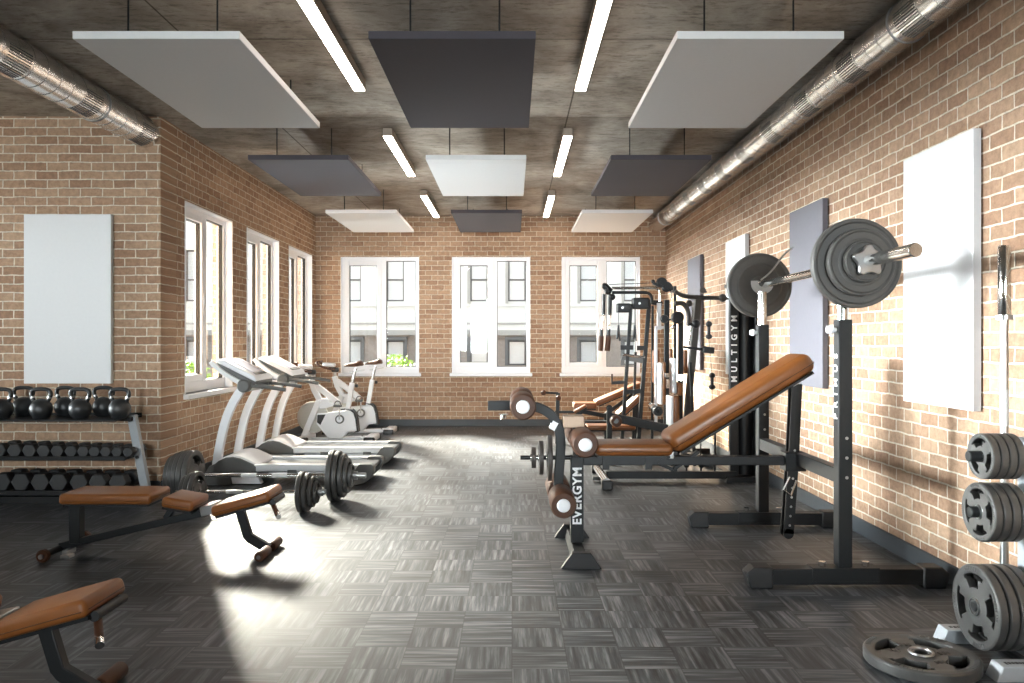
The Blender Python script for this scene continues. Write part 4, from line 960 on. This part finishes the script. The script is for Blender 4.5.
part(MB().sphere(xz(543.5, 392.7, IY), .034, 16), 'lever_knob', 'foam_brown', ib); part(MB().sphere(xz(558.5, 398, IY - .08), .034, 16), 'lever_knob', 'foam_brown', ib)
part(MB().bx(xz(555, 0, IY).x, xz(555, 0, IY).x + .07, IY - .05, IY + .05, 0, .16), 'post_foot', BLK, ib)

# ------------------------------------------------------------------ plate tree
pt = thing('plate_tree', 'grey plate tree stand with two pale feet, beside the wall', 'plate tree', (2.02, 3.12, 0))
part(MB().bx(2.02, 2.085, 3.085, 3.16, .06, .87), 'post', 'grey_paint', pt, bevel=.005)
for y in (2.93, 3.30):
    f = part(MB().prism([(1.775, .0), (1.80, .058), (2.22, .058), (2.245, 0)], 'y', y - .038, y + .038), 'foot', 'tree_paint', pt, bevel=.004)
    mb = MB(); random.seed(int(y * 100))
    x = 1.825
    for k in range(10):
        w = random.uniform(.006, .013); mb.bx(x, x + w, y - .012 + random.uniform(-.004, .004), y + .006, .0575, .0587); x += w + .004
    part(mb, 'worn_lettering', 'mark_dark', f, label='small worn dark lettering on the foot')
part(MB().bx(1.985, 2.06, 2.93, 3.30, .03, .09), 'base_tie', 'tree_paint', pt)
for z, x0, r in ((.797, 1.80, .022), (.577, 1.805, .022), (.205, 1.82, .020)):
    part(MB().cyl((x0, 3.12, z), (2.03, 3.12, z), r, seg=24), 'peg', BLK, pt, bevel=.004)
grpn = 'plates stored on the plate tree'
words = ['outermost', 'second', 'third', 'innermost']
for pegname, z, R, xs, T, holes in (('top', .797, .090, [1.862, 1.895, 1.928, 1.961], .031, 3), ('middle', .577, .115, [1.855, 1.890, 1.925, 1.960], .033, 4), ('bottom', .203, .163, [1.845, 1.887, 1.929, 1.968], .038, 4)):
    proto = None
    for i, x in enumerate(xs):
        lab = '%s iron plate on the %s peg of the plate tree' % (words[i], pegname)
        if proto is None:
            proto = thing('weight_plate', lab, 'weight plate', (x, 3.12, z), grpn)
            part(ribs(grip_plate(MB(), (x, 3.12, z), (-1, 0, 0), R, T, holes, 64, .38), (x, 3.12, z), (-1, 0, 0), R, T, holes, .38), 'disc', 'iron_plate', proto, bevel=.0015)
            part(MB().torus((x - T * .5, 3.12, z), (-1, 0, 0), R * .2, .004, 28, 6), 'hub_ring', 'dull_steel', proto)
        else: dup(proto, (x, 3.12, z), lab)
wp = thing('weight_plate', 'large grip plate lying flat on the floor beside the plate tree', 'weight plate', (1.585, 3.06, 0))
part(ribs(grip_plate(MB(), (1.585, 3.06, .024), (0, 0, 1), .207, .046, 4, 72, .95), (1.585, 3.06, .024), (0, 0, 1), .207, .046, 4, .95), 'disc', 'iron_plate', wp, bevel=.002)
part(MB().torus((1.585, 3.06, .047), (0, 0, 1), .042, .006, 32, 8), 'hub_ring', 'dull_steel', wp)
for k, (dx, dy) in enumerate(((-.09, .03), (.09, .0), (-.02, .085), (.03, -.085))):
    mb = MB()
    for j in range(3): mb.bx(1.585 + dx - .022 + j * .016, 1.585 + dx - .012 + j * .016, 3.06 + dy - .012, 3.06 + dy + .012, .040, .0445)
    part(mb, 'embossed_mark', 'iron_brown', wp)
vb = thing('barbell', 'bare chrome barbell standing upright against the wall behind the plate tree', 'barbell', (2.156, 3.46, 0))
part(MB().cyl((2.156, 3.46, .02), (2.156, 3.46, 1.36), .0165), 'bar', 'dull_steel', vb)
part(MB().lathe([(0, 0), (.0235, .0), (.0255, .004), (.0255, .305), (.022, .31), (0, .31)], (2.156, 3.46, 1.36), seg=24), 'sleeve', 'chrome', vb)
part(MB().cyl((2.156, 3.46, 1.345), (2.156, 3.46, 1.365), .034, seg=24), 'collar', 'dull_steel', vb)
part(MB().cyl((2.156, 3.46, .88), (2.156, 3.46, 1.04), .0175), 'knurled_grip', 'silver_plastic', vb)
part(MB().lathe([(0, 0), (.028, .0), (.028, .22), (.024, .225), (0, .225)], (2.156, 3.46, 0), seg=24), 'sleeve', 'chrome', vb)

# ------------------------------------------------------------------ outdoors
struct(MB().bx(-60, 60, YB + TH + .02, 60, -.6, -.15).bx(-60, XA - TH - .02, -40, YB + TH + .02, -.6, -.15), 'ground', 'paving', 'pale paving outside the windows', 'ground')
bd = thing('building', 'pale townhouse facade with stone ground floor seen through the windows', 'building', (-4, 34, 0))
FYD = 34.0; S = F / FYD
cols = [(-17.5 + 1.74 * i) for i in range(5)] + [(p - 512) / S for p in (352, 395, 437, 479, 517, 553, 589)] + [5.2, 7.0, 8.7]
cols = [-19.1, -17.3, -15.5, -13.7, -11.9, -10.1, -8.4] + cols[5:]
UZ0, UZ1, LZ0, LZ1 = 2.98, 5.2, .22, 1.30; ww = .76
def facade(z0, z1, wz0, wz1, mat, name, y0):
    mb = MB(); xs = sorted([-22, 11] + [c + s * ww / 2 for c in cols for s in (-1, 1)])
    for i, (a, b) in enumerate(zip(xs, xs[1:])):
        if i % 2 == 0: mb.bx(a, b, y0, y0 + .4, z0, z1)
        else: mb.bx(a, b, y0, y0 + .4, z0, wz0).bx(a, b, y0, y0 + .4, wz1, z1)
    return part(mb, name, mat, bd)
facade(1.52, 6.6, UZ0, UZ1, 'stucco', 'upper_wall', FYD)
facade(-.15, 1.52, LZ0, LZ1, 'stone', 'stone_wall', FYD + .05)
part(MB().bx(-22, 11, FYD - .18, FYD + .1, 1.52, 1.66).bx(-22, 11, FYD - .10, FYD + .1, 1.66, 1.74), 'cornice', 'stone_trim', bd)
part(MB().bx(-22, 11, FYD - .05, FYD + .1, 1.98, 2.06), 'string_course', 'stone_trim', bd)
part(MB().bx(-22, 11, FYD - .08, FYD + .1, 2.76, 2.85), 'sill_course', 'stucco', bd)
part(MB().bx(-22, 11, FYD - .3, FYD + .4, 6.6, 6.9), 'parapet', 'stucco', bd)
for c in cols:
    for (z0, z1, y) in ((UZ0, UZ1, FYD + .16), (LZ0, LZ1, FYD + .2)):
        fr = MB().bx(c - ww / 2, c - ww / 2 + .06, y, y + .08, z0, z1).bx(c + ww / 2 - .06, c + ww / 2, y, y + .08, z0, z1).bx(c - ww / 2, c + ww / 2, y, y + .08, z0, z0 + .07).bx(c - ww / 2, c + ww / 2, y, y + .08, z1 - .07, z1)
        if z1 > 2: fr.bx(c - ww / 2, c + ww / 2, y, y + .08, 3.88, 3.95)
        f = part(fr, 'house_window', 'sash_grey', bd)
        part(MB().bx(c - ww / 2 + .05, c + ww / 2 - .05, y + .03, y + .05, z0 + .05, z1 - .05), 'pane', 'far_pane', f)
    part(MB().bx(c - ww / 2 - .14, c - ww / 2, FYD - .04, FYD + .06, LZ0, LZ1 + .14).bx(c + ww / 2, c + ww / 2 + .14, FYD - .04, FYD + .06, LZ0, LZ1 + .14).bx(c - ww / 2 - .14, c + ww / 2 + .14, FYD - .09, FYD + .06, LZ1, LZ1 + .16), 'window_surround', 'sash_grey', bd)
    part(MB().bx(c - ww / 2 - .12, c - ww / 2, FYD - .05, FYD + .02, UZ0 - .1, UZ1), 'window_architrave', 'stone_trim', bd)
def shrub(x, y, h, r, label, seed):
    rnd = random.Random(seed)
    t = thing('shrub', label, 'shrub', (x, y, -.15))
    mb = MB()
    for k in range(420):
        a, b = rnd.uniform(0, 2 * PI), rnd.uniform(-1, 1); rad = r * rnd.random() ** .4
        c = Vector((x + rad * math.cos(a) * math.sqrt(1 - b * b), y + rad * math.sin(a) * math.sqrt(1 - b * b), h + b * rad * .8))
        e = Euler((rnd.uniform(-1, 1), rnd.uniform(-1, 1), rnd.uniform(0, 6.3))).to_matrix(); s = rnd.uniform(.035, .065)
        v = [mb.bm.verts.new(c + e @ Vector(p)) for p in ((-s, 0, 0), (0, -s * .45, .008), (s * 1.1, 0, 0), (0, s * .45, .008))]
        mb.face([v[0], v[1], v[3]]); mb.face([v[1], v[2], v[3]])
    part(mb, 'foliage', 'leaf_green', t)
    mb = MB()
    for k in range(7):
        a = rnd.uniform(0, 2 * PI); mb.tube([(x, y, -.15), (x + r * .3 * math.cos(a), y + r * .3 * math.sin(a), h * .5), (x + r * .6 * math.cos(a), y + r * .6 * math.sin(a), h)], .012, 6, (.3, .5, .1))
    part(mb, 'stem', 'bark', t)
shrub(-2.35, 16.0, .68, .42, 'sunlit green shrub outside the end-wall window behind the bikes', 3)
shrub(-1.55, 16.5, .55, .30, 'low green shrub beside the taller one outside the end window', 5)
shrub(-5.3, 13.0, .66, .33, 'yellow green shrub outside the window nearest the brick corner', 9)

# ------------------------------------------------------------------ light
SKY, WEST_FILL, SUN, FRONT_FILL, SIDE_FILL = 1.7, 118.0, 108.0, 52.0, 42.0
w = bpy.data.worlds.new('sky'); bpy.context.scene.world = w; w.use_nodes = True
nt = w.node_tree; bg = nt.nodes['Background']
tcw = nd(nt, 'ShaderNodeTexCoord'); spw = nd(nt, 'ShaderNodeSeparateXYZ'); nt.links.new(tcw.outputs['Generated'], spw.inputs[0])
rp = nd(nt, 'ShaderNodeValToRGB'); nt.links.new(spw.outputs[2], rp.inputs[0])
e = rp.color_ramp.elements
e[0].position = 0.0; e[0].color = (.92, .96, 1.0, 1); e[1].position = .9; e[1].color = (.55, .68, .88, 1)
k = rp.color_ramp.elements.new(.25); k.color = (.92, .96, 1.0, 1)
# added unseen bright band low in the western sky, boosting light through the treadmill windows
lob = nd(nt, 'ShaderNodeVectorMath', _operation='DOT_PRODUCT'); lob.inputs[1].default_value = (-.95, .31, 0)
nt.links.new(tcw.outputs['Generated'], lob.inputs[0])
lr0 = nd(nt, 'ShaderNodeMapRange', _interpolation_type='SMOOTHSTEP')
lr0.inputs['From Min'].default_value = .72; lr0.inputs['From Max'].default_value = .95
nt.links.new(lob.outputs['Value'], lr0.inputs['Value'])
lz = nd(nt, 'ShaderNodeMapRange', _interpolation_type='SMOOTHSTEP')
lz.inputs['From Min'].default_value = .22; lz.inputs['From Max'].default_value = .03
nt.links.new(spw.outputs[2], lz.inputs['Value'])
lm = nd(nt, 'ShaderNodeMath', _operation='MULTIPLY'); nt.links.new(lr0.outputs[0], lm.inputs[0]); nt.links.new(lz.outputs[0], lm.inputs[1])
lr = nd(nt, 'ShaderNodeMapRange'); lr.inputs['To Min'].default_value = 1.0; lr.inputs['To Max'].default_value = WEST_FILL
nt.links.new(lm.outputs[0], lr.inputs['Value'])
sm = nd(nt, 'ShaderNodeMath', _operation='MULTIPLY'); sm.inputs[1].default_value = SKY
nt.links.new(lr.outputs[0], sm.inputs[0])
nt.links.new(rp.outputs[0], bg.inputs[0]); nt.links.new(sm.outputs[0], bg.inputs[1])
su = bpy.data.lights.new('sun', 'SUN'); su.energy = SUN; su.angle = math.radians(16.0); su.color = (1.0, .92, .80)
so = bpy.data.objects.new('sun', su); C.objects.link(so)
el = math.radians(26); d = Vector((.55 * math.cos(el), -.835 * math.cos(el), -math.sin(el)))
so.rotation_euler = d.to_track_quat('-Z', 'Y').to_euler(); so.location = (-8, 20, 12)
def window_light(loc, rot, sx, sy, power=0, spread=180, dip=0):
    l = bpy.data.lights.new('window_area_light', 'AREA'); l.shape = 'RECTANGLE'; l.size = sx; l.size_y = sy
    if power: l.energy = power; l.color = (.90, .95, 1.0); l.spread = math.radians(spread)  # powered ones are added fill lamps, not sky portals
    else: l.cycles.is_portal = True
    o = bpy.data.objects.new('window_area_light', l); C.objects.link(o); o.location = loc; o.rotation_euler = (rot[0], rot[1] + dip, rot[2])
zc, zh = (Z0 + Z1) / 2, Z1 - Z0
for a, b in LW: window_light((XL - .22, (a + b) / 2, zc), (0, -PI / 2, 0), zh, b - a)
for a, b in BW: window_light(((a + b) / 2, YB + TH + .02, zc), (-PI / 2, 0, 0), b - a, zh)
for a, b in FW: window_light(((a + b) / 2, YF - TH - .02, zc), (PI / 2, 0, 0), b - a, zh, FRONT_FILL, 40)  # lamps added outside the unseen near windows as front fill
for a, b in AW: window_light((XA - TH - .02, (a + b) / 2, zc), (0, -PI / 2, 0), zh, b - a, SIDE_FILL, 17, math.radians(5.5))  # narrow lamps added outside the unseen alcove windows, aimed at the panel wall

# ------------------------------------------------------------------ camera
sc = bpy.context.scene
cam = bpy.data.cameras.new('camera'); cam.sensor_width = 36; cam.lens = F / 1024 * 36; cam.clip_start = .05; cam.clip_end = 300
co = bpy.data.objects.new('camera', cam); C.objects.link(co)
co.location = (0, 0, EYE); co.rotation_euler = (PI / 2, 0, 0)
sc.camera = co
sc.view_settings.view_transform = 'Standard'; sc.view_settings.look = 'None'
sc.view_settings.exposure = 0.0; sc.view_settings.gamma = 1.0; sc.view_settings.use_curve_mapping = False
sc.cycles.use_denoising = True
sc.cycles.max_bounces = 10; sc.cycles.diffuse_bounces = 6; sc.cycles.glossy_bounces = 4; sc.cycles.transparent_max_bounces = 16
sc.cycles.caustics_reflective = False; sc.cycles.caustics_refractive = False
sc.cycles.sample_clamp_indirect = 8.0
